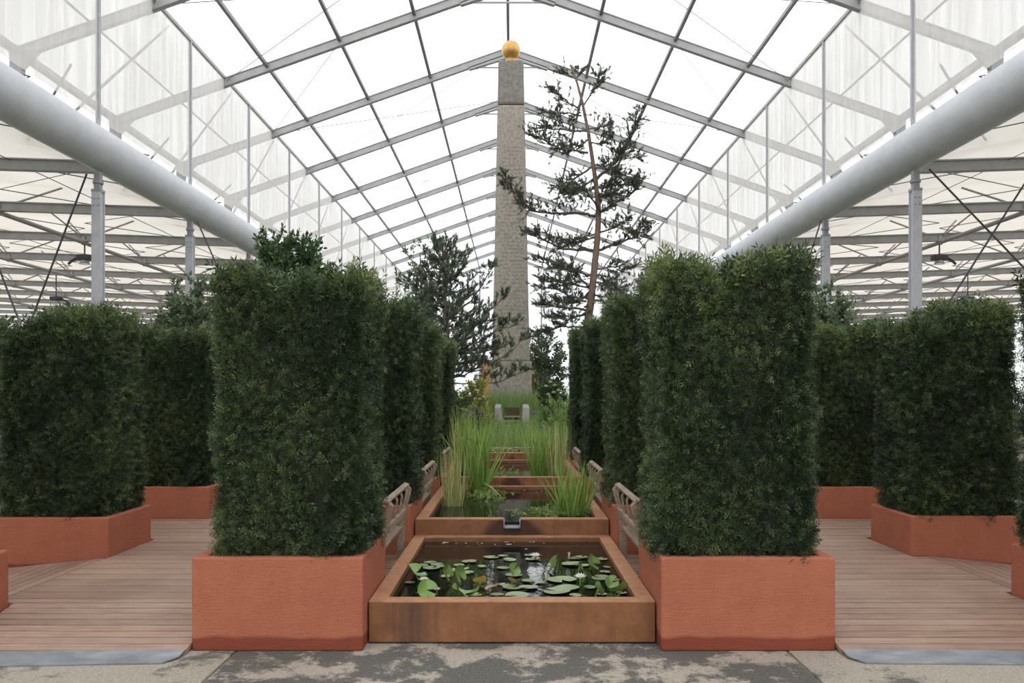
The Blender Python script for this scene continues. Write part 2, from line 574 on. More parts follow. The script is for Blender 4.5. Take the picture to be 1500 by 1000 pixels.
POSTY = [17.5 + 5 * k for k in range(-4, 13)]
DUCTZ, DUCTR = 6.99, .46
for s, side in ((-1, 'left'), (1, 'right')):
    X = NX + s * VAL
    wl = setting('wall_' + side, 'clear sheet valance hanging from the roof along the %s of the nave' % side)
    zt, zb = rz_(X) - .02, DUCTZ + DUCTR + .2
    pm = MB().poly([(X, 0, zb), (X, 5, zb), (X, 5, zt), (X, 0, zt)], [(0, 1, 2, 3)]).mesh('valance_sheet', M['clear_sheet'])
    mm = MB().box(X - .04, X + .04, -.04, .04, DUCTZ + DUCTR - .05, zt).mesh('mullion', M['post'])
    for y in POSTY:
        link('valance_sheet', pm, wl, loc=(0, y, 0))
        link('mullion', mm, wl, loc=(0, y, 0))
    MB().box(X - .045, X + .045, -3, 79, zt - .04, zt + .06).build('top_rail', M['alu'], wl)
    for y in POSTY[2:12]:
        mb = MB()
        xo = X + s * .6
        mb.tube([(xo, y, zb + .1), (xo, y + 5, zt + .4)], .035, 5)
        mb.tube([(xo, y, zb + 1.2), (X + s * 3.2, y + 2.7, zb + .4)], .03, 5)
        mb.tube([(xo, y, zb + 2.5), (xo, y + 5, zb + 2.5)], .03, 5)
        mb.build('brace', M['alu'], wl)
    mb = MB()
    nseg = 60
    pts = [(X, -8 + 87.5 * i / nseg, DUCTZ) for i in range(nseg + 1)]
    rads = [DUCTR * (1 + .008 * math.sin(i * 2.1)) for i in range(nseg + 1)]
    mb.tube(pts, rads, 28)
    d = mb.build('air_duct', M['duct'], None, True)
    tag(d, 'long silver grey fabric duct running under the %s valance' % side, 'duct', 'fabric ducts along the nave')

ew = setting('wall_back', 'white sheet gable closing the far end of the nave')
ew.location.y = 80
for i in range(8):
    x0 = NX - HALF + i * HALF / 4
    x1 = x0 + HALF / 4
    MB().poly([(x0 + .04, 0, 0), (x1 - .04, 0, 0), (x1 - .04, 0, rz_(x1)), (x0 + .04, 0, rz_(x0))], [(0, 1, 2, 3)]).build('gable_sheet', M['end_sheet'], ew)
    MB().box(x0 - .08, x0 + .08, -.1, .1, 0, rz_(x0) - .1).build('gable_post', M['alu'], ew)

# side halls: cross beams, long tubes with V struts, cream sheet roof, bracing wires
BZ, BS = 7.32, .033
for s, side in ((-1, 'left'), (1, 'right')):
    ce = setting('ceiling_' + side, 'cream tent roof of the %s side hall on grey steel beams' % side)
    X0 = NX + s * (VAL + .1)
    bz = lambda x: BZ + BS * abs(x - X0)
    xs = [X0 - s * .05, X0 + s * 1.6, X0 + s * 4, X0 + s * 7.2, X0 + s * 13, X0 + s * 19, X0 + s * 40]
    zs = [7.2, 7.95, 8.45, 8.75, 8.9, 9.1, 9.9]
    mb = MB()
    ny = 4
    for j in range(ny):
        for i in range(6):
            q = []
            for (ii, jj) in ((i, j), (i + 1, j), (i + 1, j + 1), (i, j + 1)):
                sag = .28 * math.sin(math.pi * jj / ny) * (1 if ii else 0)
                q.append((xs[ii], 5 * jj / ny, zs[ii] - .35 + sag))
            mb.poly(q, [(0, 1, 2, 3)])
    sm = mb.mesh('roof_sheet', M['side_roof'])
    bmb = MB()
    e0, e1 = (X0 - s * .1, 0, BZ), (X0 + s * 40, 0, BZ + BS * 40)
    bmb.bar(e0, e1, .10, .24)
    for o in (-.13, .13):
        bmb.bar((e0[0], 0, e0[2] + o), (e1[0], 0, e1[2] + o), .22, .035)
    bm_ = bmb.mesh('cross_beam', M['alu'])
    smb = MB()
    for xx in (16.2, 22.2, 28.2, 34.2):
        x = s * xx
        z = bz(x) - .05
        smb.tube([(x, 0, z), (x - s * 1.3, 1.2, z + .95)], .035, 5)
        smb.tube([(x, 0, z), (x + s * 1.3, 1.2, z + .95)], .035, 5)
        smb.tube([(x, 0, z), (x + s * .9, -1.1, z + .95)], .03, 5)
        smb.tube([(x, .0, z - .22), (x, .0, z + .1)], .12, 6)
    vm = smb.mesh('node_strut', M['alu'])
    wmb = MB()
    for xa, xb in ((X0, s * 16.2), (s * 16.2, s * 22.2), (s * 22.2, s * 28.2)):
        za, zb2 = bz(xa) + .35, bz(xb) + .55
        wmb.tube([(xa, 0, za), (xb, 5, zb2)], .016, 4)
        wmb.tube([(xa, 5, za), (xb, 0, zb2)], .016, 4)
        xm = (xa + xb) / 2
        wmb.tube([(xm, 0, bz(xm) + .1), (xm, 5, bz(xm) + .1)], .012, 4)
    wm = wmb.mesh('bracing_wire', M['wire'])
    for y in ROWS[:-1]:
        link('roof_sheet', sm, ce, loc=(0, y, 0))
        if y > 4:
            link('cross_beam', bm_, ce, loc=(0, y, 0))
            link('node_strut', vm, ce, loc=(0, y, 0))
            link('bracing_wire', wm, ce, loc=(0, y, 0))
    for xx in (16.2, 22.2, 28.2, 34.2):
        x = s * xx
        MB().tube([(x, 5, bz(x) - .2), (x, 80, bz(x) - .2)], .075, 8).build('long_tube', M['alu'], ce, True)

# duct posts: steel box with bolted head and swivel foot of the duct saddle
ORD = ['nearest', 'second', 'third', 'fourth', 'fifth']
for s, side in ((-1, 'left'), (1, 'right')):
    X = NX + s * VAL
    for i in range(4):
        y = POSTY[4 + i] - (.1 if s > 0 else 0)
        t = thing('support_post', '%s grey steel post under the %s duct, bolted plate at its head' % (ORD[i], side), 'post', (X, y, -.012), 'steel posts carrying the ducts')
        mb = MB()
        mb.box(-.1, .1, -.095, -.065, 0, 6.1).box(-.1, .1, .065, .095, 0, 6.1).box(-.08, .08, -.07, .07, 0, 6.1)
        mb.build('shaft', M['post'], t)
        MB().box(-.2, .2, -.2, .2, 0, .03).build('base_plate', M['post'], t)
        hd = MB().box(-.105, .105, -.1, .1, 6.05, 6.11).box(-.065, .065, -.065, .065, 6.11, 6.5).lathe([(0, 6.24), (.11, 6.24), (.11, 6.30), (0, 6.30)], 12)
        hd.build('saddle', M['alu_dark'], t)
        bo = MB()
        for bx in (-.045, .045):
            for bz_ in (5.75, 5.9):
                bo.box(bx - .014, bx + .014, -.108, -.095, bz_ - .014, bz_ + .014)
        bo.build('bolt', M['alu_dark'], t, kind='stuff')

def guy(a, b, label):
    o = MB().tube([a, b], .022, 5).build('guy_cable', M['cable'])
    tag(o, label, 'cable', 'steel guy cables beside the posts')
guy((NX - VAL - .25, 17.5, 6.45), (-11.85, 17.6, 0), 'dark guy cable from the nearest left post head down to the left')
guy((-12.2, 17.2, 7.3), (-9.43, 17.2, 0), 'dark guy cable slanting down across the far left edge')
guy((NX + VAL + .25, 17.3, 6.5), (15.3, 17.3, 0), 'dark guy cable from the nearest right post head down to the right')
guy((11.7, 17.0, 7.3), (7.05, 17.0, 0), 'dark guy cable crossing the nearest right one in front of it')
guy((NX - VAL + .2, 22.5, 6.5), (-6.2, 23.2, 0), 'dark guy cable from the second left post head towards the nave')
guy((NX + VAL - .2, 22.2, 6.45), (6.6, 22.3, 0), 'dark guy cable from the second right post head towards the nave')

def floodlight(x, y, z, label, s):
    t = thing('floodlight', label, 'lamp', (x, y, z), 'floodlights hung from the side roofs')
    MB().box(-.02, .02, -.02, .02, .14, BZ + BS * abs(abs(x) - 8.9) - z - .1).build('hanger', M['black'], t)
    MB().box(-.26, .26, -.16, .16, -.05, .15).build('housing', M['black'], t, bevel=.03)
    MB().lathe([(.12, -.05), (.2, -.2), (.185, -.2), (.11, -.06)], 14).build('reflector', M['post'], t, True)
    MB().lathe([(0, -.12), (.15, -.12)], 14).build('lens', M['lampglass'], t)
    MB().tube([(.26 * s, 0, .05), (.5 * s, 0, -.08), (.62 * s, 0, -.2)], .05, 6).build('side_lamp', M['black'], t)
floodlight(-16.2, 30.2, 6.75, 'lit floodlight hanging behind the nearest left post', -1)
floodlight(-23, 40.2, 6.4, 'dark twin floodlight hanging above the outer left hedge', 1)
floodlight(16.2, 30.2, 6.75, 'floodlight hanging right of the nearest right post', 1)
floodlight(23, 40.2, 6.4, 'lit white floodlight hanging above the outer right hedge', -1)

# ------------------------------------------------------------------ tanks of weathering steel, stepping up
TH = .11
TANKS = [(5.116, 7.53, .276, .92), (7.54, 10.34, .425, .915), (10.35, 13.19, .53, .915), (13.2, 14.6, .64, .915)]
WAT = []
TL = ['lowest rusted steel lily tank at the front', 'second rusted steel tank with a notched spout, behind the lily tank',
      'third rusted steel tank between tall irises', 'highest and farthest rusted steel tank before the meadow']
for i, (y0, y1, zr, hw) in enumerate(TANKS):
    t = thing('water_tank', TL[i], 'tank', (0, y0, 0), 'stepped water tanks')
    L = y1 - y0
    zc, zr = zr, zr - .012
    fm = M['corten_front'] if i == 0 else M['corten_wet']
    def mitre(ax, bx, ay0, by0, nm, mat):
        MB().hexa([(p[0], p[1], .012) for p in ax], [(p[0], p[1], zr) for p in ax]).build(nm, mat, t, bevel=.004)
    front = [(-hw, 0), (hw, 0), (hw - TH, TH), (-hw + TH, TH)]
    if i == 1:
        mb = MB()
        mb.hexa([(-hw, 0, .012), (-.08, 0, .012), (-.08, TH, .012), (-hw + TH, TH, .012)], [(-hw, 0, zr), (-.08, 0, zr), (-.08, TH, zr), (-hw + TH, TH, zr)])
        mb.hexa([(.08, 0, .012), (hw, 0, .012), (hw - TH, TH, .012), (.08, TH, .012)], [(.08, 0, zr), (hw, 0, zr), (hw - TH, TH, zr), (.08, TH, zr)])
        mb.box(-.08, .08, 0, TH, .012, zr - .07)
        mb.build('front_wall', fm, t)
        sp = MB().box(-.078, .078, -.05, TH + .03, zr - .07, zr - .06).box(-.08, -.07, -.05, TH + .03, zr - .07, zr - .002).box(.07, .08, -.05, TH + .03, zr - .07, zr - .002)
        q = sp.build('spout', M['steelplate'], t)
        q['label'] = 'bare steel spout set in the notch'
    else:
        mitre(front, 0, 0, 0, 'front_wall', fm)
    mitre([(hw - TH, L - TH), (hw, L), (-hw, L), (-hw + TH, L - TH)][::1], 0, 0, 0, 'back_wall', M['corten'])
    mitre([(-hw, 0), (-hw + TH, TH), (-hw + TH, L - TH), (-hw, L)], 0, 0, 0, 'side_wall', M['corten'])
    mitre([(hw, 0), (hw, L), (hw - TH, L - TH), (hw - TH, TH)], 0, 0, 0, 'side_wall', M['corten'])
    zr = zc
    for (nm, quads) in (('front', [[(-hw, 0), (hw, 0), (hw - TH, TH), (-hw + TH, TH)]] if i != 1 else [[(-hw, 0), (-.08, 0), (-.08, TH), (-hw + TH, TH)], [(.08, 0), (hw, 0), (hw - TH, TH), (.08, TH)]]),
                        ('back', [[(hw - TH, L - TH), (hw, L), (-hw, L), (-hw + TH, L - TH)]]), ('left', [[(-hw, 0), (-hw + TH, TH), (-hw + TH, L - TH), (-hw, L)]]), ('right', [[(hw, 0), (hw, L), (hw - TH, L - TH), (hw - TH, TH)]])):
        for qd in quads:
            MB().hexa([(p[0], p[1], zr - .0118) for p in qd], [(p[0], p[1], zr) for p in qd]).build('rim', M['corten_rim_lit'], t, bevel=.003)
    wz = zr - .045
    WAT.append(wz)
    MB().box(-hw + TH - .002, hw - TH + .002, TH - .002, L - TH + .002, wz - .06, wz).build('water', M['water'], t)
    mb = MB()
    r_ = random.Random(3 + i)
    for k in range((46, 20, 24, 14)[i]):
        c = (r_.gauss(0, .38) if k % 3 else r_.uniform(-.75, .75), L - TH - abs(r_.gauss(.03, .06 if k % 4 else .25)), wz - .004)
        if abs(c[0]) > hw - TH - .02:
            continue
        rr = r_.uniform(.004, .0095)
        ex = r_.choice((1, 1, 2, 5))
        mb.lathe([(rr, 0), (rr * .7, rr * .5), (0, rr * .7)], 8, c)
        for j in range(24):
            v = mb.v[-24 + j]
            mb.v[-24 + j] = (c[0] + (v[0] - c[0]) * ex, v[1], v[2])
    mb.build('foam', M['bubble'], t, True, kind='stuff')

# ------------------------------------------------------------------ planters and yew hedges
def planter(x0, x1, y0, y1, z0, z1, label):
    t = thing('planter', label, 'planter', ((x0 + x1) / 2, y0, z0), 'terracotta rendered planters')
    wd, dp, h = (x1 - x0) / 2, y1 - y0, z1 - z0
    k = .075
    v = [(-wd, 0, 0), (wd, 0, 0), (wd, dp, 0), (-wd, dp, 0), (-wd, 0, h), (wd, 0, h), (wd, dp, h), (-wd, dp, h),
         (-wd + k, k, h), (wd - k, k, h), (wd - k, dp - k, h), (-wd + k, dp - k, h), (-wd + k, k, h - .15), (wd - k, k, h - .15), (wd - k, dp - k, h - .15), (-wd + k, dp - k, h - .15)]
    f = [(3, 2, 1, 0), (0, 1, 5, 4), (1, 2, 6, 5), (2, 3, 7, 6), (3, 0, 4, 7), (4, 5, 9, 8), (5, 6, 10, 9), (6, 7, 11, 10), (7, 4, 8, 11),
         (8, 9, 13, 12), (9, 10, 14, 13), (10, 11, 15, 14), (11, 8, 12, 15), (12, 13, 14, 15)]
    o = MB().poly(v, f).build('wall', M['render'], t)
    b = o.modifiers.new('bevel', 'BEVEL')
    b.width, b.segments, b.limit_method = .014, 3, 'ANGLE'
    # soil: an uneven mossy bed
    n = 14
    vs, fs = [], []
    for j in range(n + 1):
        for i in range(n + 1):
            x = (-1 + 2 * i / n) * (wd - k - .001)
            y = k + .001 + (dp - 2 * k - .002) * j / n
            vs.append((x, y, h - .035 + .022 * mnoise.noise(Vector((x * 7 + x0, y * 7 + y0, 0)))))
    for j in range(n):
        for i in range(n):
            a = j * (n + 1) + i
            fs.append((a, a + 1, a + n + 2, a + n + 1))
    MB().poly(vs, fs).build('soil', M['soil'], t, True)
    return t

def lump(p, s):
    x, y, z = p[:, 0], p[:, 1], p[:, 2]
    return (np.sin(7.1 * x + 1.3 * s + 2 * np.sin(3 * z)) * np.sin(6.3 * z + s) + .7 * np.sin(13 * y + 9 * z + 2.1 * s) * np.sin(11 * x - 5 * z + s)
            + .5 * np.sin(23 * x + 1.7 * s) * np.sin(19 * z + 21 * y))

def hedge_meshes(wd, dp, h, seed, n, size):
    """a clipped block of two or three yews grown together"""
    inner = np.array([wd / 2 - .09, dp / 2 - .09, h / 2 - .07])
    def shape(p, sd):
        q = np.clip(p, -inner, inner)
        d = p - q
        L = np.linalg.norm(d, axis=1, keepdims=True)
        nr = d / (L + 1e-9)
        r0 = np.array([.09, .09, .07])
        p2 = q + nr * r0
        # crevices where neighbouring plants meet, seen as soft vertical grooves
        gx = np.exp(-((p2[:, 0] + .10 * wd) / .05) ** 2)
        disp = .026 * lump(p2, sd) - .045 * gx * (p2[:, 2] / h + .6)
        # slight narrowing at the foot
        taper = 1 - .06 * np.clip(-(p2[:, 2]) / h - .25, 0, 1)
        p3 = p2 + nr * disp[:, None]
        up = np.clip(p2[:, 2] / h * 2, 0, 1)
        p3[:, 2] -= (.10 * gx + .035 * np.sin(5 * p2[:, 0] + sd) + .02 * np.sin(11 * p2[:, 1] + 2 * sd)) * up ** 3
        if sd > 4:
            p3[:, 0] *= 1 - .13 * up ** 2
            p3[:, 2] -= .14 * up ** 3 / (1 + np.exp(-(p2[:, 0] - .25) / .03))
        p3[:, 0] *= taper
        p3[:, 1] *= taper
        return p3, nr, gx
    areas = np.array([wd * h, wd * h, dp * h, dp * h, wd * dp * 1.1])
    face = rng.choice(5, size=n, p=areas / areas.sum())
    u = rng.uniform(-.5, .5, n); v = rng.uniform(-.5, .5, n)
    p = np.zeros((n, 3))
    for k, (a, s) in enumerate(((1, -1), (1, 1), (0, -1), (0, 1), (2, 1))):
        mk = face == k
        o = [i for i in range(3) if i != a]
        dims = (wd, dp, h)
        p[mk, o[0]] = u[mk] * dims[o[0]]
        p[mk, o[1]] = v[mk] * dims[o[1]]
        p[mk, a] = s * dims[a] / 2
    p3, nr, gx = shape(p, seed)
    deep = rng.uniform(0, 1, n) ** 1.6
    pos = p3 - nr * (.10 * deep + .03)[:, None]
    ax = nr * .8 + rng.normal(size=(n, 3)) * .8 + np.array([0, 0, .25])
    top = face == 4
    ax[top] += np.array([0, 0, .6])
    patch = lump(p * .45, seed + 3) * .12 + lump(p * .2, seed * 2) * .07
    tint = .40 + patch + rng.normal(size=n) * .27 - .12 * deep  # sprigs set deeper in the hedge are darker
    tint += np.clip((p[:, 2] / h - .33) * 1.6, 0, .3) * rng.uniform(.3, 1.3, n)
    sz = size * rng.uniform(.7, 1.3, n)
    sz[top] *= rng.choice([1, 1, 1.3, 1.7, 2.2], top.sum())
    pos[:, 2] += h / 2
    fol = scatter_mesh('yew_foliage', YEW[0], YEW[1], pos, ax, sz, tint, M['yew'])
    # inner twigs: solid core, shade between the sprigs put into its colour
    vs, fs = [], []
    nx, nz = 12, 20
    def face_grid(fn, a, b):
        o = len(vs)
        for j in range(b + 1):
            for i in range(a + 1):
                vs.append(fn(-.5 + i / a, -.5 + j / b))
        for j in range(b):
            for i in range(a):
                k = o + j * (a + 1) + i
                fs.append((k, k + 1, k + a + 2, k + a + 1))
    face_grid(lambda a, b: (a * wd, -dp / 2, b * h), nx, nz)
    face_grid(lambda a, b: (-a * wd, dp / 2, b * h), nx, nz)
    face_grid(lambda a, b: (-wd / 2, -a * dp, b * h), nx, nz)
    face_grid(lambda a, b: (wd / 2, a * dp, b * h), nx, nz)
    face_grid(lambda a, b: (a * wd, b * dp, h / 2), nx, nx)
    face_grid(lambda a, b: (a * wd, -b * dp, -h / 2), nx, nx)
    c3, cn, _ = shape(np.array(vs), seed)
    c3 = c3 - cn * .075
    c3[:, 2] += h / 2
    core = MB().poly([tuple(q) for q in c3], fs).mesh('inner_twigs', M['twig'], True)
    return fol, core

HW, HD, HH = 1.04, .84, 1.78
VARS = [hedge_meshes(HW, HD, HH, 1.0, 34000, .066), hedge_meshes(HW, HD, HH, 2.7, 34000, .066), hedge_meshes(HW, HD, HH, 5.1, 30000, .068)]

def hedge(x, y, z, label, var, sc=(1, 1, 1), flip=False):
    t = thing('yew_hedge', label, 'hedge', (x, y, z), 'clipped yew hedges in planters')
    fol, core = VARS[var]
    for nm, me in (('foliage', fol), ('inner_growth', core)):
        o = link(nm, me, t, kind='stuff' if nm == 'foliage' else None)
        o.scale = sc
        if flip:
            o.rotation_euler[2] = math.pi
    return t

INNER = [(4.97, 5.85), (7.30, 8.25), (9.75, 10.70), (12.20, 13.15)]
ORDW = ['front', 'second', 'third', 'farthest']
for s, side in ((-1, 'left'), (1, 'right')):
    for i, (y0, y1) in enumerate(INNER):
        xa, xb = (-2.0, -.93) if s < 0 else (.93, 2.02)
        where = ('big terracotta planter at the front, beside the lily tank, %s one' % side if i == 0 else
                 '%s terracotta planter in the %s row along the tanks' % (ORDW[i], side))
        planter(xa, xb, y0, y1, 0, .585, where)
        zt = [2.33, 2.36, 2.36, 2.36][i] if s < 0 else [2.42, 2.42, 2.40, 2.52][i]
        lab = ('large clipped yew block in the front %s planter' % side + (', yellowish at its top' if s < 0 else ', bluish green low down') if i == 0 else
               '%s clipped yew block in the %s row along the tanks' % (ORDW[i], side))
        hedge(-1.415 if s < 0 else 1.43, (y0 + y1) / 2, .53, lab, i % 2 if s < 0 else (1 - i % 2 if i else 1), (.93 if s < 0 else .95, .95, (zt - .53) / HH), flip=(i > 1))

# outer rows
OUT = [(-4.67, -3.6, 7.1, 7.95, .505, 2.30, 'left', 'outer left', 2), (-4.62, -3.55, 9.35, 10.2, .52, 2.31, 'left', 'second outer left', 0),
       (3.6, 4.67, 7.2, 8.0, .505, 2.36, 'right', 'outer right', 2), (3.55, 4.62, 9.35, 10.2, .52, 2.36, 'right', 'second outer right', 1)]
for (x0, x1, y0, y1, zt, ht, side, nm, var) in OUT:
    far = nm.startswith('second')
    planter(x0, x1, y0, y1, 0.0, zt, ('terracotta planter farther back across the %s boardwalk' if far else 'terracotta planter beside the sloping boards of the %s boardwalk') % side)
    hedge((x0 + x1) / 2, (y0 + y1) / 2, zt - .05, ('dark yew block farther back beyond the %s boardwalk' if far else 'dark yew block standing outside the %s boardwalk') % side, var, (.95, .95, (ht - zt + .05) / HH), flip=var == 2)
planter(-4.58, -3.51, 4.67, 5.562, 0, .52, 'terracotta planter cut off by the left edge of the photo')
planter(3.635, 4.7, 4.9, 5.81, 0, .52, 'terracotta planter cut off by the right edge of the photo')
hedge(-4.09, 5.09, .47, 'yew block on the frame edge at the far left, nearest to the viewer', 0, (.86, .86, 1.05))
hedge(4.167, 5.355, .47, 'yew block cut off by the right edge of the photo', 1, (1, 1, 1.08), True)

# ------------------------------------------------------------------ boardwalks: every plank its own board
GAP = .007
DZ = .15
plank_cache = {}
def plank(t, x0, x1, y0, y1, z, dz0=0, dz1=0):
    """board lying along X; dz0/dz1 lift its near and far edge (ramp)"""
    MB().hexa([(x0, y0, z + dz0 - .028), (x1, y0, z + dz0 - .028), (x1, y1, z + dz1 - .028), (x0, y1, z + dz1 - .028)],
              [(x0, y0, z + dz0), (x1, y0, z + dz0), (x1, y1, z + dz1), (x0, y1, z + dz1)]).build('plank', M['plank'], t)
for s, side in ((-1, 'left'), (1, 'right')):
    t = thing('boardwalk', 'reddish brown timber boardwalk with a front ramp on the %s side' % side, 'boardwalk', (0, 0, 0), 'timber boardwalks beside the tanks')
    inn = 2.008 if s < 0 else 2.028
    out = 3.615 if s < 0 else 3.73
    yr0, yr1 = 4.903, 5.565
    def span(a, b_):
        return (min(s * a, s * b_), max(s * a, s * b_))
    nb = 8
    for k in range(nb):
        ya = yr0 + (yr1 - yr0) * k / nb
        yb = yr0 + (yr1 - yr0) * (k + 1) / nb - .014
        za = .03 + (DZ - .03) * k / nb
        zb = .03 + (DZ - .03) * (k + 1) / nb
        a, b_ = span(inn, 3.47 if s < 0 else 3.62)
        plank(t, a, b_, ya, yb, 0, za, zb)
    y = yr1 + .002
    k = 0
    while y < 13.6:
        ye = y + .098
        i0 = inn
        for (p0, p1) in zip([q[1] for q in INNER[:-1]], [q[0] for q in INNER[1:]]):
            if y > p0 + .01 and ye < p1 - .01:
                i0 = .945
        o0 = out
        if s < 0 and ye < 5.52: o0 = 3.47
        if s > 0 and y < 5.83: o0 = 3.62
        oa, ob = (7.05, 8.0) if s < 0 else (7.15, 8.05)
        if ye > oa and y < ob: o0 = 3.59
        if y > ob and ye < 9.33: o0 = 4.7
        if ye > 9.3 and y < 10.25: o0 = 3.54
        if y > 10.25: o0 = 4.7
        a, b_ = span(i0, o0)
        plank(t, a, b_, y, ye - (.004 if k % 3 else GAP), DZ + (.0015 if k % 2 else 0))
        y = ye
        k += 1
    # side boards running away from the viewer, sloping down to the hall floor
    for k in range(10):
        xa = out + .01 + k * .118
        xb = xa + .112
        za = DZ - .012 * k
        y0 = 5.53 if s < 0 else 5.83
        y1 = 7.08 if s < 0 else 7.18
        q0 = [(s * xa, y0, za), (s * xb, y0, za - .012), (s * xb, y1, za - .012), (s * xa, y1, za)]
        if s > 0:
            pass
        else:
            q0 = [q0[1], q0[0], q0[3], q0[2]]
        MB().hexa([(p[0], p[1], p[2] - .028) for p in q0], q0).build('plank', M['plank'], t)
    # joists under the boards
    for xj in (inn + .1, (inn + out) / 2, out - .2):
        a, b_ = span(xj, xj + .05)
        MB().box(a, b_, 5.6, 13.5, .0, DZ - .03).build('joist', M['twig'], t)
    # galvanised threshold plate in front of the ramp
    a_in, a_out = inn + .002, 3.9
    zf, zb = .012, .036
    yf, yb = (4.73, 4.895)
    sk = -.10 if s < 0 else -.04       # laid slightly askew
    pts = [(a_in + .07, yf), (a_out, yf + sk), (a_out, yb - .02 + sk * .4), (a_in, yb + .01), (a_in, yf + .085)]
    top = []
    for (xx, yy) in pts:
        tt = max(0, min(1, (yy - yf - sk * (xx - a_in) / 1.9) / .17))
        top.append((s * xx, yy, zf + (zb - zf) * tt))
    n = len(top)
    order = list(range(n)) if s > 0 else list(range(n))[::-1]
    tp = [top[q] for q in order]
    bt = [(p[0], p[1], p[2] - .008) for p in tp]
    mb = MB().poly(bt + tp, [tuple(range(n))[::-1], tuple(range(n, 2 * n))] + [(q, (q + 1) % n, n + (q + 1) % n, n + q) for q in range(n)])
    o = mb.build('threshold_plate', M['steelplate'])
    tag(o, 'blue grey metal plate with a cut corner before the %s ramp' % side, 'plate', 'metal plates at the ramps')

# ------------------------------------------------------------------ benches: backs to the tanks
def bench(s, y0, y1, label):
    t = thing('bench', label, 'bench', (s * .945, y0, DZ), 'oak benches between the planters')
    L = y1 - y0
    path = [(-.05, 0), (-.045, .22), (-.03, .36), (-.005, .48), (.02, .565), (.025, .61), (.0, .645)]
    def sweep(pp, ya, wy, wx):
        mb = MB()
        for (a, b_) in zip(pp[:-1], pp[1:]):
            pass
        vs, fs = [], []
        for i, (x, z) in enumerate(pp):
            x = -s * x * 1.0
            k = wx[i] if isinstance(wx, list) else wx
            vs += [(x - k / 2, ya, z), (x + k / 2, ya, z), (x + k / 2, ya + wy, z), (x - k / 2, ya + wy, z)]
        for i in range(len(pp) - 1):
            for q in range(4):
                fs.append((i * 4 + q, i * 4 + (q + 1) % 4, i * 4 + 4 + (q + 1) % 4, i * 4 + 4 + q))
        fs.append((3, 2, 1, 0)); n = 4 * (len(pp) - 1)
        fs.append((n, n + 1, n + 2, n + 3))
        return mb.poly(vs, fs)
    for ya in (0, L - .06):
        sweep(path, ya, .055, [.065, .058, .05, .046, .046, .05, .04]).build('post', M['oak'], t, bevel=.008)
    for ya in (0, L - .06):
        xo = s * .42
        MB().box(min(xo, xo - s * .055), max(xo, xo - s * .055), ya, ya + .055, 0, .26).build('leg', M['oak'], t, bevel=.006)
    # top rail: a tilted board
    MB().bar((0, -.025, .648), (0, L + .02, .648), .05, .024, up=(-s * .35, 0, 1)).build('top_rail', M['oak'], t, bevel=.008)
    MB().box(-.015 + s * .0, .015 + s * .0, .055, L - .06, .40, .455).build('lower_rail', M['oak'], t, bevel=.005)
    nsl = 4
    for k in range(nsl):
        yy = .14 + (L - .28 - .03) * k / (nsl - 1)
        sweep([(-.005, .44), (.012, .53), (.022, .60), (.002, .64)], yy, .024, .018).build('back_slat', M['oak'], t, bevel=.004)
    for k in range(5):
        xo = s * (.03 + .09 * k)
        MB().box(min(xo, xo + s * .078), max(xo, xo + s * .078), 0.005, L - .01, .26, .285).build('seat_slat', M['oak'], t, bevel=.005)
    for ya in (.01, L - .05):
        MB().box(min(s * .03, s * .42), max(s * .03, s * .42), ya, ya + .04, .20, .258).build('seat_rail', M['oak'], t)
for s, side in ((-1, 'left'), (1, 'right')):
    for i, (y0, y1) in enumerate(((5.98, 7.13), (8.45, 9.55), (10.9, 12.0))):
        bench(s, y0, y1, '%s weathered oak bench in the %s row, back turned to the water' % (('nearest', 'middle', 'farthest')[i], side))

# ------------------------------------------------------------------ planted mound, steps and obelisk
def mound_z(x, y):
    b = .58 + .052 * (y - 14.6) if y < 19.5 else .835 + .15 * (y - 19.5) if y < 22 else 1.21 + .0 * y
    b = b if y < 27 else max(.0, 1.21 - .2 * (y - 27))
    fall = max(0, abs(x) - 4.5)
    return max(-.05, b - .22 * fall) + .03 * mnoise.noise(Vector((x * .9, y * .9, 0)))
vs, fs = [], []
nx, ny = 28, 40
for j in range(ny + 1):
    for i in range(nx + 1):
        x = -8 + 16 * i / nx
        y = 14.61 + 18.4 * j / ny
        vs.append((x, y, mound_z(x, y)))
for j in range(ny):
    for i in range(nx):
        a = j * (nx + 1) + i
        fs.append((a, a + 1, a + nx + 2, a + nx + 1))
# front retaining bank
o_ = len(vs)
for i in range(nx + 1):
    vs.append((-8 + 16 * i / nx, 14.61, -.05))
for i in range(nx):
    fs.append((o_ + i, o_ + i + 1, i + 1, i))
mo = MB().poly(vs, fs).build('ground', M['earth'], None, True)
mo['kind'] = 'structure'; mo['label'] = 'raised planted mound of dark green earth behind the tanks'; mo['category'] = 'ground'

# pebbles at the head of the top tank
r_ = random.Random(5)
pmb = MB().lathe([(0, -.5), (.6, -.35), (1, 0), (.7, .45), (0, .6)], 8).mesh('pebble', M['pebble'], True)
bedp = thing('pebble_bed', 'row of wet grey pebbles at the head of the topmost tank', 'pebbles', (0, 14.45, .62))
for k in range(26):
    o = link('pebble', pmb, bedp, loc=(-.62 + 1.24 * k / 25 + r_.uniform(-.02, .02), r_.uniform(-.16, .1), r_.uniform(-.01, .012)))
    sc = r_.uniform(.022, .045)
    o.scale = (sc * 1.3, sc, sc * .7)
    o.rotation_euler[2] = r_.uniform(0, 3)

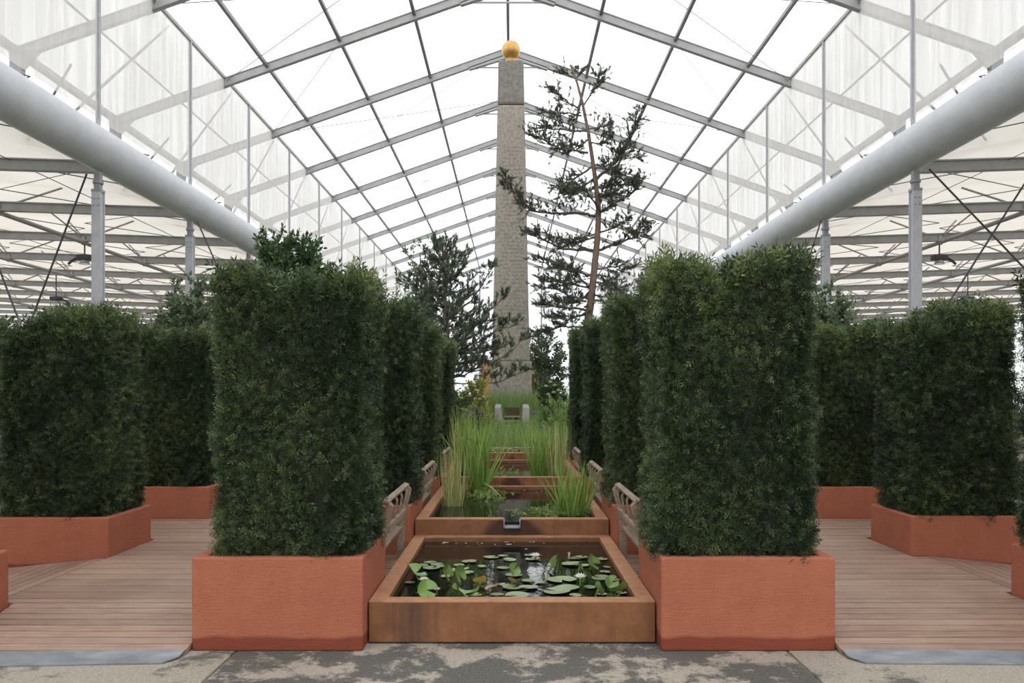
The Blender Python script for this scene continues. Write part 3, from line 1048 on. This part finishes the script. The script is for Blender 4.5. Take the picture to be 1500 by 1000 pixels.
def cheek(s, label):
    # stepping stone side wall: a tapering block, higher at the back
    x0, x1, x2 = .42, .27, .175
    z0 = .60
    ya, yb = 19.0, 20.2
    MBX = MB()
    v = [(s * x0, ya, z0), (s * x2, ya, z0), (s * x2, yb, z0), (s * x0, yb, z0), (s * x0, ya + .1, 1.29), (s * x1, ya + .1, 1.29), (s * x1, yb, 1.36), (s * x0, yb, 1.36)]
    if s > 0:
        v = [v[1], v[0], v[3], v[2], v[5], v[4], v[7], v[6]]
    o = MBX.hexa(v[:4], v[4:]).build('cheek_stone', M['slab'], None, bevel=.012)
    tag(o, label, 'stone', 'pale stones flanking the cascade')
cheek(-1, 'pale upright stone on the left of the little cascade')
cheek(1, 'pale upright stone on the right of the little cascade')
cs = thing('stone_cascade', 'dark stepped stone cascade between two pale upright stones', 'cascade', (0, 19.1, .7))
for k in range(4):
    MB().box(-.19, .19, .12 + .22 * k, 1.05, .02 + .105 * k, .055 + .105 * k).build('step_stone', M['slab'], cs, bevel=.006)
    MB().box(-.185, .185, .16 + .22 * k, 1.04, -.06 + .105 * k, .02 + .105 * k).build('riser', M['twig'], cs)

OX, OY = -.03, 24.0
ob = thing('obelisk', 'tall tapering granite obelisk with carved lettering and a gilded ball', 'obelisk', (OX, OY, 1.15))
def frustum(z0, z1, w0, w1, nm, mat, bev):
    return MB().hexa([(-w0, -w0, z0), (w0, -w0, z0), (w0, w0, z0), (-w0, w0, z0)], [(-w1, -w1, z1), (w1, -w1, z1), (w1, w1, z1), (-w1, w1, z1)]).build(nm, mat, ob, bevel=bev)
half = lambda z: .555 + (.375 - .555) * (z - 1.45) / (10.55 - 1.45)
frustum(0, 1.43, .625, .605, 'plinth', M['stone'], .03)
frustum(1.43, 9.05, half(1.43), half(9.05), 'shaft', M['stone'], .07)
frustum(9.06, 10.40, half(9.06) - .004, half(10.40), 'top_block', M['stone_dark'], .07)
mb = MB()
r_ = random.Random(11)
z = 7.75
row = 0
while z > 2.3:
    hwd = half(z) - .13
    x = -hwd + r_.uniform(0, .12)
    while x < hwd:
        wl_ = r_.uniform(.02, .045)
        if r_.random() < .72:
            yy = -half(z) - .0015
            mb.box(x, x + wl_ * .7, yy, yy + .004, z, z + r_.uniform(.03, .05))
        x += wl_ + (.012 if r_.random() < .85 else .08)
    z -= .112
    row += 1
mb.build('lettering', M['letters'], ob, kind='stuff')
bl = MB().lathe([(.28 * math.sin(math.pi * k / 18), .28 * -math.cos(math.pi * k / 18)) for k in range(19)], 28, (0, 0, 10.82)).build('ball', M['gold'], ob, True)
bl['label'] = 'dull gilded ball on the top'
MB().lathe([(0, 10.38), (.2, 10.38), (.2, 10.47), (.14, 10.58), (0, 10.6)], 16).build('ball_seat', M['gold'], ob)

MB().box(-.19, .19, 1.0, 1.1, -.1, .58).build('back_stone', M['soil'], cs)
o = MB().box(-1.3, 1.22, 33.0, 33.08, -.01, 3.05).build('display_screen', M['terracotta'])
tag(o, 'plain orange display screen standing behind the obelisk', 'screen')
for xx in (-1.3, -.45, .4, 1.16):
    MB().box(xx, xx + .06, 32.95, 33.0, -.01, 3.1).build('batten', M['oak'], o)

# ------------------------------------------------------------------ trees
def tree_parts(t, base, trunk_pts, trunk_r, branches, bark, fol_mat, tuft, tsize, twigs, seed, spread=.32, tpl=TUFT, upb=.35, dens=3, tintb=.45, bbark=None):
    """trunk and each main branch are parts; the needles are one stuff part"""
    r_ = random.Random(seed)
    def loc(p):
        return Vector(p) - base
    n = len(trunk_pts)
    MB().tube([loc(p) for p in trunk_pts], [trunk_r * (1 - .85 * i / (n - 1)) for i in range(n)], 9).build('trunk', bark, t, True)
    P_, A_, T_ = [], [], []
    def put(p, d, tn):
        P_.append(tuple(p)); A_.append(tuple(d)); T_.append(tn)
    for (pts, r0) in branches:
        pts = [loc(p) for p in pts]
        # resample
        q = []
        for a, b_ in zip(pts[:-1], pts[1:]):
            for k in range(4):
                q.append(a.lerp(b_, k / 4) + Vector((r_.uniform(-1, 1), r_.uniform(-1, 1), r_.uniform(-1, 1))) * .02)
        q.append(pts[-1])
        mb = MB().tube(q, [r0 * (1 - .75 * i / (len(q) - 1)) for i in range(len(q))], 5)
        L = sum((a - b_).length for a, b_ in zip(pts[:-1], pts[1:]))
        nt_ = max(3, int(L * twigs))
        for k in range(nt_):
            u = .18 + .82 * (k + r_.random()) / nt_
            f_ = min(u, .999) * (len(q) - 1)
            i = int(f_)
            p0 = q[i].lerp(q[i + 1], f_ - i)
            d = (q[i + 1] - q[i]).normalized()
            side = Vector((r_.gauss(0, 1), r_.gauss(0, 1), r_.gauss(upb, .6))).normalized()
            dd = (d * .6 + side).normalized()
            tl = spread * r_.uniform(.4, 1.2) * (1.15 - .5 * u)
            p1 = p0 + dd * tl
            mid = p0.lerp(p1, .5) + Vector((0, 0, -.04 * tl))
            mb.tube([p0, mid, p1], [.010, .007, .004], 4, False)
            for j in range(dens):
                e = p0.lerp(p1, 1 - .28 * j * r_.uniform(.6, 1.1))
                ad = (dd + Vector((r_.gauss(0, .45), r_.gauss(0, .45), r_.gauss(.25, .4)))).normalized()
                put(e, ad, r_.gauss(tintb, .2))
        put(q[-1], (q[-1] - q[-2]).normalized() + Vector((0, 0, .4)), r_.gauss(.5, .2))
        mb.build('branch', bbark or bark, t, True)
    P_, A_ = np.array(P_), np.array(A_)
    sz = tsize * rng.uniform(.75, 1.25, len(P_))
    me = scatter_mesh(tuft, tpl[0], tpl[1], P_, A_, sz, np.array(T_), fol_mat)
    link(tuft, me, t, kind='stuff')

D = 21.0
def pl(pts, d=D, dy=0):
    n = len(pts)
    return [at(x, y, d) + Vector((0, dy * i / max(1, n - 1), 0)) for i, (x, y) in enumerate(pts)]
trunk = pl([(857, 590), (858, 540), (859, 500), (862, 465), (866, 440), (870, 400), (875, 350), (877, 310), (873, 270), (868, 235), (862, 195), (853, 150), (845, 120), (836, 95)])
BR = [([(873, 317), (879, 312), (901, 299), (927, 285), (940, 262)], .05, -.3), ([(872, 317), (857, 314), (815, 315), (782, 313), (770, 305), (752, 285), (738, 270)], .045, -.6),
      ([(875, 367), (901, 358), (927, 347), (940, 334), (947, 322)], .045, .3), ([(869, 366), (824, 366), (793, 354), (773, 347)], .045, -.5),
      ([(868, 404), (839, 393), (813, 389), (786, 375)], .035, .5), ([(863, 420), (839, 400), (815, 398)], .03, -.7),
      ([(858, 442), (833, 431), (820, 422), (788, 416)], .035, .4), ([(857, 453), (815, 450), (788, 446)], .035, -.3),
      ([(857, 479), (826, 477), (800, 484), (778, 492)], .03, .5), ([(872, 402), (894, 404), (912, 424)], .03, .5), ([(872, 413), (892, 420), (915, 437)], .03, -.5),
      ([(873, 395), (900, 390), (928, 390)], .03, .1), ([(869, 266), (888, 250), (904, 234), (920, 208), (932, 180), (939, 152)], .05, .4),
      ([(862, 223), (826, 220), (800, 212), (777, 200)], .035, -.3), ([(849, 160), (822, 140), (811, 128)], .025, .2), ([(852, 170), (826, 168), (797, 170)], .025, -.3),
      ([(860, 190), (880, 184), (894, 178)], .025, .2), ([(859, 192), (816, 186), (795, 179)], .03, .4), ([(854, 156), (872, 128), (879, 112)], .025, -.1),
      ([(843, 120), (848, 100)], .018, .1), ([(840, 112), (822, 108)], .018, -.1), ([(866, 245), (838, 262), (812, 268)], .035, .5), ([(870, 262), (840, 285), (815, 292)], .035, -.6),
      ([(871, 275), (900, 268), (934, 262)], .04, .6), ([(868, 245), (895, 255), (925, 275)], .035, -.7), ([(874, 300), (855, 285), (836, 298)], .03, -.9),
      ([(872, 290), (890, 280), (915, 272)], .03, .9), ([(877, 340), (900, 338), (915, 326)], .03, -.8), ([(876, 345), (850, 350), (828, 345)], .03, .9),
      ([(868, 425), (845, 440), (820, 436)], .025, 1.0), ([(866, 432), (895, 440), (905, 452)], .025, -.9), ([(862, 205), (842, 210), (822, 204)], .025, .9),
      ([(863, 210), (880, 215), (893, 208)], .025, -.6), ([(857, 460), (830, 470), (800, 468)], .028, -.9), ([(862, 420), (825, 410), (795, 400)], .03, 1.1),
      ([(906, 232), (918, 226), (934, 236)], .025, -.2), ([(895, 243), (905, 225), (908, 212)], .02, .2), ([(930, 345), (938, 350), (950, 338)], .02, .2)]
base = at(857, 590, D); base.z = mound_z(base.x, base.y) - .02
trunk[0].z = base.z
pn = thing('pine_tree', 'tall open Scots pine with a bare reddish trunk right of the obelisk', 'tree', base)
tree_parts(pn, base, trunk, .135, [(pl(p, D, dy), r0) for p, r0, dy in BR], M['bark_orange'], M['pine'], 'needles', .142, 24, 21, spread=.42, dens=4, bbark=M['bark_grey'])

D2 = 18.8
trunk = pl([(655, 600), (655, 560), (654, 500), (652, 450), (650, 400), (648, 345)], D2)
base = at(655, 600, D2); base.z = mound_z(base.x, base.y) - .02
trunk[0].z = base.z
BR = []
r_ = random.Random(4)
for lev in range(11):
    yy = 372 + lev * 17.5
    reach = 20 + 7.2 * lev if lev < 9 else 62
    for k in range(5):
        a = 2 * math.pi * (k / 5 + .13 * lev)
        dx, dy = math.cos(a), math.sin(a)
        rc = reach * r_.uniform(.75, 1.08)
        x0 = 652 - (600 - yy) * .01
        BR.append(([(x0, yy + 8), (x0 + dx * rc * .55, yy + 2), (x0 + dx * rc, yy - 16)], .03, dy * rc * D2 / F))
BR += [([(660, 535), (690, 528), (720, 530), (745, 515), (768, 494)], .03, .6), ([(655, 560), (700, 563), (728, 560), (752, 550), (768, 543)], .02, .5),
       ([(656, 500), (690, 480), (715, 455), (740, 430)], .03, .5), ([(656, 520), (700, 500), (730, 480), (752, 476)], .03, .3), ([(655, 470), (690, 440), (715, 400), (716, 390)], .03, .2),
       ([(656, 510), (700, 490), (720, 470)], .03, -.4), ([(654, 520), (700, 515), (738, 505)], .03, .8), ([(655, 540), (690, 545), (725, 540)], .03, -.3),
       ([(650, 420), (675, 395), (690, 375)], .025, -.2), ([(650, 440), (615, 420), (590, 415)], .03, -.2), ([(650, 470), (610, 460), (582, 455)], .03, .4)]
pn = thing('pine_tree', 'bushy dark pine with upright candles left of the obelisk', 'tree', base)
tree_parts(pn, base, trunk, .11, [(pl(p, D2, dy), r0) for p, r0, dy in BR], M['bark_grey'], M['pine_blue'], 'needles', .17, 11, 31, spread=.34, dens=3, upb=1.1)

def shrub(px, py_top, d, zbase, wpx, label, mat, seed, nbr=16, lsize=.11, name='shrub', cat='shrub', tpl=None, dens=4, twigs=14, group=None, bark='bark_grey', spread=.35, crown_from=.25):
    r_ = random.Random(seed)
    top = at(px, py_top, d)
    b = Vector((top.x, d, zbase))
    t = thing(name, label, cat, b, group)
    h = top.z - zbase
    hw = wpx * d / F / 2
    trunk = [b + Vector((r_.uniform(-.05, .05) * i, 0, h * .9 * i / 4)) for i in range(5)]
    br = []
    for k in range(nbr):
        u = crown_from + (1 - crown_from) * (k + .5) / nbr
        z0 = h * u * .7
        a = k * 2.4 + r_.uniform(-.3, .3)
        rr = hw * math.sqrt(max(.06, 1 - ((u - .45) / .6) ** 2)) * r_.uniform(.75, 1.0)
        p0 = b + Vector((0, 0, z0))
        p2 = b + Vector((math.cos(a) * rr, math.sin(a) * rr, min(h * .97, z0 + h * .30 * r_.uniform(.6, 1.2))))
        p1 = p0.lerp(p2, .5) + Vector((0, 0, -.03 * h))
        br.append(([p0, p1, p2], .02))
    tree_parts(t, b, trunk, max(.025, .02 * h), br, M[bark], mat, 'leaves', lsize, twigs, seed, spread=spread, tpl=tpl or LEAFY, dens=dens, upb=.5)
    return t
shrub(425, 338, 14.2, -.01, 128, 'dark feathery evergreen rising behind the front left yew block', M['leaf'], 1, 46, .18, name='evergreen_tree', cat='tree', dens=6, twigs=20, tpl=LEAFY)
shrub(272, 412, 14.6, -.01, 82, 'pale grey green leafy shrub behind the second outer left yew', M['leaf_grey'], 2, 26, .2, dens=5, twigs=13)
shrub(1218, 424, 14.0, -.01, 56, 'grey green leafy shrub peeping out behind the front right yew', M['leaf_grey'], 3, 22, .2, dens=5, twigs=13)
shrub(622, 340, 30, .0, 95, 'thin airy broadleaf tree behind the bushy pine', M['leaf_grey'], 4, 22, .3, name='young_tree', cat='tree', dens=2, twigs=4, spread=.7)
shrub(2, 470, 16, -.01, 55, 'dark shrub at the far left edge behind the outer yew', M['leaf'], 5, 20, .22, dens=4, twigs=10)
shrub(798, 486, 26, 1.1, 70, 'loose light green shrub right of the obelisk foot', M['leaf_grey'], 6, 26, .22, dens=4, twigs=9, crown_from=.02)
CREAM = shrub(808, 556, 20.2, .95, 46, 'dark rounded shrub with cream flower heads below the Scots pine', M['leaf'], 7, 22, .13, dens=5, twigs=16, crown_from=.02, spread=.2)
SALMON = shrub(694, 556, 18.0, .72, 42, 'yellow green leafy shrub with salmon tips left of the cascade', M['leaf_yellow'], 8, 22, .12, dens=5, twigs=15, crown_from=.02, spread=.2)
shrub(700, 590, 17.0, .7, 44, 'low yellow flowering shrub beside the left pale stone', M['leaf_yellow'], 9, 16, .1, dens=4, twigs=12, crown_from=.02, spread=.2)
shrub(812, 588, 17.2, .7, 44, 'low bright green bush beside the right pale stone', M['grass'], 10, 18, .12, dens=5, twigs=14, crown_from=.02, spread=.2)
shrub(672, 575, 17.4, .7, 44, 'mid green bush behind the farthest left yew', M['leaf'], 12, 18, .12, dens=5, twigs=14, crown_from=.02, spread=.2)

# ------------------------------------------------------------------ grasses, irises and reeds
def blade_tpl(w_, bend, seg=4):
    v, f = [], []
    for i in range(seg + 1):
        u = i / seg
        ww = w_ * (1 - u ** 2.2) + .0005
        v += [(-ww, bend * u * u, u), (ww, bend * u * u, u)]
    for i in range(seg):
        f.append((2 * i, 2 * i + 1, 2 * i + 3, 2 * i + 2))
    return v, f

def clump(name, part, loc, n, h, foot, lean, wid, bend, mat, label, cat, tintb=.5, group=None, hvar=.3, seed=0):
    t = thing(name, label, cat, loc, group)
    tv, tf = blade_tpl(wid, bend)
    ang = rng.uniform(0, 2 * math.pi, n)
    rad = np.sqrt(rng.uniform(0, 1, n)) * foot
    pos = np.stack([np.cos(ang) * rad, np.sin(ang) * rad * .6, np.full(n, -.02)], 1)
    ax = np.stack([np.cos(ang) * lean * rng.uniform(0, 1, n), np.sin(ang) * lean * rng.uniform(0, 1, n), np.ones(n)], 1)
    sz = h * rng.uniform(1 - hvar, 1 + hvar * .4, n)
    roll = np.stack([np.cos(ang) * 1.0 + rng.normal(size=n) * .4, np.sin(ang) + rng.normal(size=n) * .4, np.zeros(n)], 1)
    me = scatter_mesh(part, tv, tf, pos, ax, sz, tintb + rng.normal(size=n) * .2, mat, roll)
    link(part, me, t, kind='stuff')
    return t

def flower(t, loc, mat, size, petals=6, name='flower', centre=None):
    mb = MB()
    for k in range(petals):
        a = 2 * math.pi * k / petals
        c, s_ = math.cos(a), math.sin(a)
        tx = Vector((c, s_, 0)); nn = Vector((-s_, c, 0))
        mb.poly([Vector((0, 0, 0)), tx * size * .6 + nn * size * .28 + Vector((0, 0, size * .35)), tx * size + Vector((0, 0, size * .45)), tx * size * .6 - nn * size * .28 + Vector((0, 0, size * .35))], [(0, 1, 2, 3)])
    f_ = mb.build(name, mat, t, loc=loc)
    return f_

w2, w3 = WAT[1], WAT[2]
c = clump('iris_clump', 'blades', (-.42, 9.95, w2), 70, .86, .10, .75, .017, .35, M['blade'], 'tall iris fan standing left of centre in the second tank', 'iris', .5)
flower(c, (-.1, -.1, .66), M['purple'], .05)
c = clump('iris_clump', 'blades', (.60, 8.05, w2), 80, .56, .13, .85, .022, .35, M['blade'], 'bright green iris fan in the right front of the second tank', 'iris', .62)
c = clump('iris_clump', 'blades', (.385, 10.95, w3), 70, .74, .10, .75, .017, .40, M['blade'], 'iris fan with a purple flower, right of centre in the third tank', 'iris', .66)
f_ = flower(c, (.03, -.1, .66), M['purple'], .06)
MB().tube([(.03, -.1, 0), (.03, -.1, .66)], .006, 5).build('flower_stem', M['stemgreen'], c)
clump('iris_clump', 'blades', (-.62, 11.4, w3), 70, .85, .16, .7, .015, .40, M['blade'], 'tall arching iris leaves at the left of the third tank', 'iris', .45)
clump('reed_clump', 'stems', (-.64, 8.75, w2), 70, .62, .13, .3, .008, .15, M['reed'], 'pale yellowish reeds at the left of the second tank', 'reeds', .55)
clump('reed_clump', 'stems', (-.64, 9.35, w2), 34, 1.05, .12, .3, .006, .15, M['reed'], 'tallest thin pale reeds behind the yellowish ones on the left', 'reeds', .3)
clump('reed_clump', 'stems', (.63, 10.85, w3), 80, .70, .13, .25, .008, .15, M['reed'], 'pale variegated reeds at the right of the third tank', 'reeds', .6)
clump('reed_clump', 'stems', (.70, 11.9, w3), 36, 1.1, .10, .14, .006, .06, M['grass'], 'tall thin green reeds at the back right of the third tank', 'reeds', .5)
clump('reed_clump', 'stems', (-.72, 12.6, w3), 46, .95, .10, .14, .006, .06, M['grass'], 'tall thin green reeds at the back left of the third tank', 'reeds', .6)
clump('reed_clump', 'stems', (.70, 9.5, w2), 40, .5, .08, .14, .006, .06, M['reed'], 'short pale reeds behind the bright iris fan', 'reeds', .35)
# bent yellow leaf leaning over the second tank
o = MB().tube([at(706, 706, 9.9), at(720, 714, 9.6), at(735, 728, 9.3)], [.006, .012, .003], 4).build('bent_leaf', M['reed'])
tag(o, 'single bent yellow leaf lying out over the second tank', 'leaf')
a_ = o.data.attributes.new('tint', 'FLOAT', 'POINT'); a_.data.foreach_set('value', [.6] * len(o.data.vertices))

def floaters(x, y, z, n, rx, ry, label, size=.05):
    t = thing('pondweed', label, 'pondweed', (x, y, z), None)
    pos = np.stack([rng.normal(size=n) * rx, rng.normal(size=n) * ry, rng.uniform(0, .05, n)], 1)
    hwid = .915 - TH - .02
    pos[:, 0] = np.clip(pos[:, 0], -hwid - x, hwid - x)
    ax = rng.normal(size=(n, 3)); ax[:, 2] = np.abs(ax[:, 2]) * .5 + .1
    me = scatter_mesh('leaves', LEAFY[0], LEAFY[1], pos, ax, size * rng.uniform(.7, 1.4, n), rng.uniform(.3, 1, n), M['grass'])
    link('leaves', me, t, kind='stuff')
floaters(.45, 8.1, w2, 130, .22, .12, 'floating pondweed around the right iris fan of the second tank', .055)
floaters(-.30, 9.5, w2, 120, .12, .25, 'floating pondweed at the foot of the left irises', .06)
floaters(.0, 13.9, WAT[3], 120, .4, .2, 'small floating leaves in the topmost tank', .06)
floaters(-.2, 11.2, w3, 40, .2, .3, 'pale flowering pondweed in the third tank', .06)

# meadow: grass nobody could count
def grass(name, label, n, xr, yr, h, mat, tintb, skip=None):
    x = rng.uniform(*xr, n); y = rng.uniform(*yr, n)
    if skip:
        k = ~((np.abs(x) < skip[0]) & (y > skip[1]) & (y < skip[2]))
        x, y = x[k], y[k]
    n = len(x)
    z = np.array([mound_z(a, b_) - .02 for a, b_ in zip(x, y)])
    tv, tf = blade_tpl(.011, .25, 3)
    ax = np.stack([rng.normal(size=n) * .22, rng.normal(size=n) * .22, np.ones(n)], 1)
    me = scatter_mesh(name, tv, tf, np.stack([x, y, z], 1), ax, h * rng.uniform(.5, 1.3, n), tintb + rng.normal(size=n) * .2, mat)
    o = link(name, me)
    tag(o, label, 'grass', None, 'stuff')
grass('meadow_grass', 'bright green meadow grass before and around the cascade', 11000, (-2.2, 2.2), (14.65, 21.0), .34, M['grass'], .58, (.24, 18.6, 20.4))
grass('tall_grass', 'taller thin grass at the foot of the obelisk', 3500, (-2.6, 2.6), (20.6, 23.2), .55, M['grass'], .42)

def allium(x, y, h, label, mat, r0=.05, grp='purple alliums in the meadow'):
    z = mound_z(x, y)
    t = thing('allium', label, 'flower', (x, y, z), grp)
    MB().tube([(0, 0, -.02), (.02, 0, h * .5), (0, 0, h)], .006, 5).build('stem', M['stemgreen'], t)
    n = 60
    ax = rng.normal(size=(n, 3)); ax /= np.linalg.norm(ax, axis=1, keepdims=True)
    me = scatter_mesh('flower_head', LEAF[0], LEAF[1], np.tile([[0, 0, h]], (n, 1)), ax, np.full(n, r0), np.zeros(n), mat)
    link('flower_head', me, t)
for px, py, d, lb in ((686, 603, 16.2, 'second purple allium from the left, left of the pale stones'), (694, 598, 16.8, 'highest purple allium head left of the pale stones'), (680, 608, 15.9, 'leftmost purple allium head left of the pale stones'),
                      (702, 606, 16.0, 'rightmost purple allium of the bunch left of the pale stones'), (689, 611, 15.6, 'lowest purple allium head left of the pale stones')):
    q = at(px, py, d)
    allium(q.x, q.y, q.z - mound_z(q.x, q.y), lb, M['purple'])
q = at(782, 605, 16.5); allium(q.x, q.y, q.z - mound_z(q.x, q.y), 'lone mauve allium just right of the pale stones', M['purple'], grp=None)
def heads(t, spots, d, mat, r0, lb):
    me = None
    for px, py in spots:
        if me is None:
            n = 50
            ax = rng.normal(size=(n, 3)); ax /= np.linalg.norm(ax, axis=1, keepdims=True)
            ax[:, 2] = np.abs(ax[:, 2])
            me = scatter_mesh('flower_head', LEAF[0], LEAF[1], np.zeros((n, 3)), ax, np.full(n, r0), np.zeros(n), mat)
        o = link('flower_head', me, t, loc=at(px, py, d) - t.location)
        o['label'] = lb
heads(CREAM, ((800, 566), (806, 560), (813, 565), (818, 572), (803, 578), (811, 575)), 19.8, M['creamflower'], .055, 'cream flower head')
heads(SALMON, ((690, 560), (697, 572), (703, 585), (688, 580), (709, 582), (694, 566), (684, 572)), 17.7, M['salmon'], .05, 'salmon flower head')

# ------------------------------------------------------------------ water lilies: pads, raised leaves and flowers are parts of their plants
wz = WAT[0]
def pad_mesh(nm, mat, curl, seg=20):
    vs = [(0, 0, 0.0)]
    rings = (.55, 1.0)
    a0 = R(14)
    for ri, rr in enumerate(rings):
        for k in range(seg + 1):
            a = a0 + (2 * math.pi - 2 * a0) * k / seg
            z = curl * (rr ** 2) * (1 + .5 * math.sin(3 * a)) + (.02 if rr > .9 else 0)
            vs.append((rr * math.cos(a), rr * math.sin(a), z))
    fs = []
    for k in range(seg):
        fs.append((0, 1 + k, 2 + k))
        fs.append((1 + k, 1 + seg + 1 + k, 2 + seg + 1 + k, 2 + k))
    return MB().poly(vs, fs).mesh(nm, mat, True)
PADS = {'f': pad_mesh('pad', M['pad'], .03), 'r': pad_mesh('leaf', M['padtop'], .30), 'b': pad_mesh('pad', M['padbrown'], .18), 'y': pad_mesh('leaf', M['padyellow'], .3)}
PL = [thing('water_lily', 'large water lily in the left half of the front tank, broad raised leaves', 'water lily', (-.5, 5.6, wz)),
      thing('water_lily', 'water lily in the middle of the front tank, flat pads and two browning ones', 'water lily', (0, 5.9, wz)),
      thing('water_lily', 'large water lily in the right half of the front tank, open white flower', 'water lily', (.5, 5.6, wz))]
r_ = random.Random(9)
zx = lambda x, y: (580 + x / 4.054, 780 + y / 4.054)
FLAT = [(205, 180, 40), (245, 190, 42), (155, 198, 38), (210, 215, 52), (265, 203, 30), (435, 175, 44), (375, 195, 32), (400, 217, 36), (422, 240, 42), (350, 228, 32), (565, 148, 46), (635, 142, 30),
        (675, 163, 40), (640, 212, 42), (700, 255, 52), (790, 290, 44), (640, 310, 34), (690, 328, 60), (785, 330, 58), (720, 374, 72), (600, 374, 42), (860, 300, 34), (812, 160, 45), (795, 136, 32),
        (985, 282, 90), (1015, 330, 76), (955, 352, 82), (1060, 155, 42), (1100, 150, 40), (1045, 190, 62), (1110, 197, 38), (1215, 270, 58), (1250, 160, 32), (1250, 208, 24), (1240, 237, 32),
        (1375, 285, 34), (1345, 330, 48), (1408, 360, 34), (1225, 370, 30), (1065, 374, 36), (85, 300, 30), (300, 262, 34), (510, 205, 28), (1150, 330, 36), (470, 372, 40)]
def put_pad(kind, px, py, rr, tilt=None, lift=0):
    d = (H - wz - lift) * F / (py - CY)
    x = (px - CX) * d / F
    rad = rr * d / F * (1 if kind == 'f' else 1.2)
    plant = PL[0] if px < 700 else PL[1] if px < 795 else PL[2]
    x = max(-.79 + rad * .9, min(.79 - rad * .9, x))
    d = max(5.116 + TH + rad * .9, d)
    o = link('pad' if kind in 'fb' else 'leaf', PADS[kind], plant, loc=(x - plant.location.x, d - plant.location.y, lift + .004 + r_.uniform(0, .006)))
    o.scale = (rad, rad, rad)
    o.rotation_euler = tilt or (r_.uniform(-.05, .05), r_.uniform(-.05, .05), r_.uniform(0, 6.28))
    if lift:
        MB().tube([(x - plant.location.x, d - plant.location.y, lift), (x * .96 - plant.location.x, d + .04 - plant.location.y, -.03)], .007, 6).build('stem', M['stemgreen'], plant)
    return o
for (x, y, r0) in FLAT:
    px, py = zx(x, y)
    put_pad('f', px, py, r0 / 4.054)
for (x, y, r0, lift, tilt, kind) in [(110, 245, 62, .05, (.5, .15, 1.2), 'r'), (180, 345, 52, .06, (1.1, .3, .4), 'r'), (295, 240, 48, .07, (1.25, .9, 1.0), 'r'), (372, 250, 42, .08, (.9, 1.25, .3), 'r'),
                                     (375, 358, 48, .03, (.5, -.3, 2), 'r'), (450, 372, 52, .02, (.35, .3, 4), 'r'), (500, 300, 36, .03, (.9, .2, 3.4), 'y'), (700, 228, 34, .03, (.9, -.5, 1), 'r'),
                                     (950, 185, 44, .06, (1.1, -.3, 5), 'r'), (1165, 185, 42, .05, (.9, .6, .5), 'r'), (1125, 255, 38, .05, (.8, -.4, 2.2), 'r'), (1335, 352, 50, .04, (.6, .5, 3), 'r'),
                                     (1200, 340, 34, .05, (1.0, 1.0, 1.6), 'r'), (1280, 300, 36, .04, (.8, -.3, .4), 'r'), (1090, 205, 24, .09, (.6, 1.3, .2), 'r'), (570, 332, 36, .02, (.3, .2, 4), 'b'), (690, 298, 32, .02, (.7, .3, 2), 'b')]:
    px, py = zx(x, y)
    put_pad(kind, px, py, r0 / 4.054, tilt, lift)

def lily_flower(x, y, size, lift, mat, closed=False):
    px, py = zx(x, y)
    d = (H - wz - lift) * F / (py - CY)
    X = (px - CX) * d / F
    d = max(5.26, d)
    plant = PL[0] if px < 700 else PL[1] if px < 795 else PL[2]
    mb = MB()
    for ring, (np_, el, ln) in enumerate(((8, 28, 1.0), (8, 52, .9), (6, 72, .75)) if not closed else ((6, 76, 1.3),)):
        for k in range(np_):
            a = 2 * math.pi * (k + .5 * ring) / np_
            e = R(el)
            dr = Vector((math.cos(a) * math.cos(e), math.sin(a) * math.cos(e), math.sin(e)))
            sd = Vector((-math.sin(a), math.cos(a), 0))
            up = sd.cross(dr) * -.12
            L = size * ln
            mb.poly([Vector((0, 0, 0)), dr * L * .5 + sd * L * .17 + up * L, dr * L, dr * L * .5 - sd * L * .17 + up * L], [(0, 1, 2, 3)])
    f_ = mb.build('flower' if not closed else 'bud', mat, plant, loc=(X - plant.location.x, d - plant.location.y, lift))
    if not closed:
        MB().lathe([(0, 0), (size * .22, size * .15), (size * .18, size * .4), (0, size * .42)], 9).build('stamens', M['yellowcentre'], f_)
    MB().tube([(X - plant.location.x, d - plant.location.y, lift), (X - plant.location.x, d + .02 - plant.location.y, -.03)], .007, 6).build('stem', M['stemgreen'], plant)
lily_flower(165, 290, .048, .05, M['petal'])
lily_flower(242, 345, .036, .03, M['pinkpetal'])
lily_flower(828, 148, .058, .02, M['petal'])
lily_flower(1095, 275, .058, .05, M['petal'])
lily_flower(890, 280, .04, .03, M['pinkpetal'], True)
lily_flower(1028, 150, .04, .02, M['petal'], True)
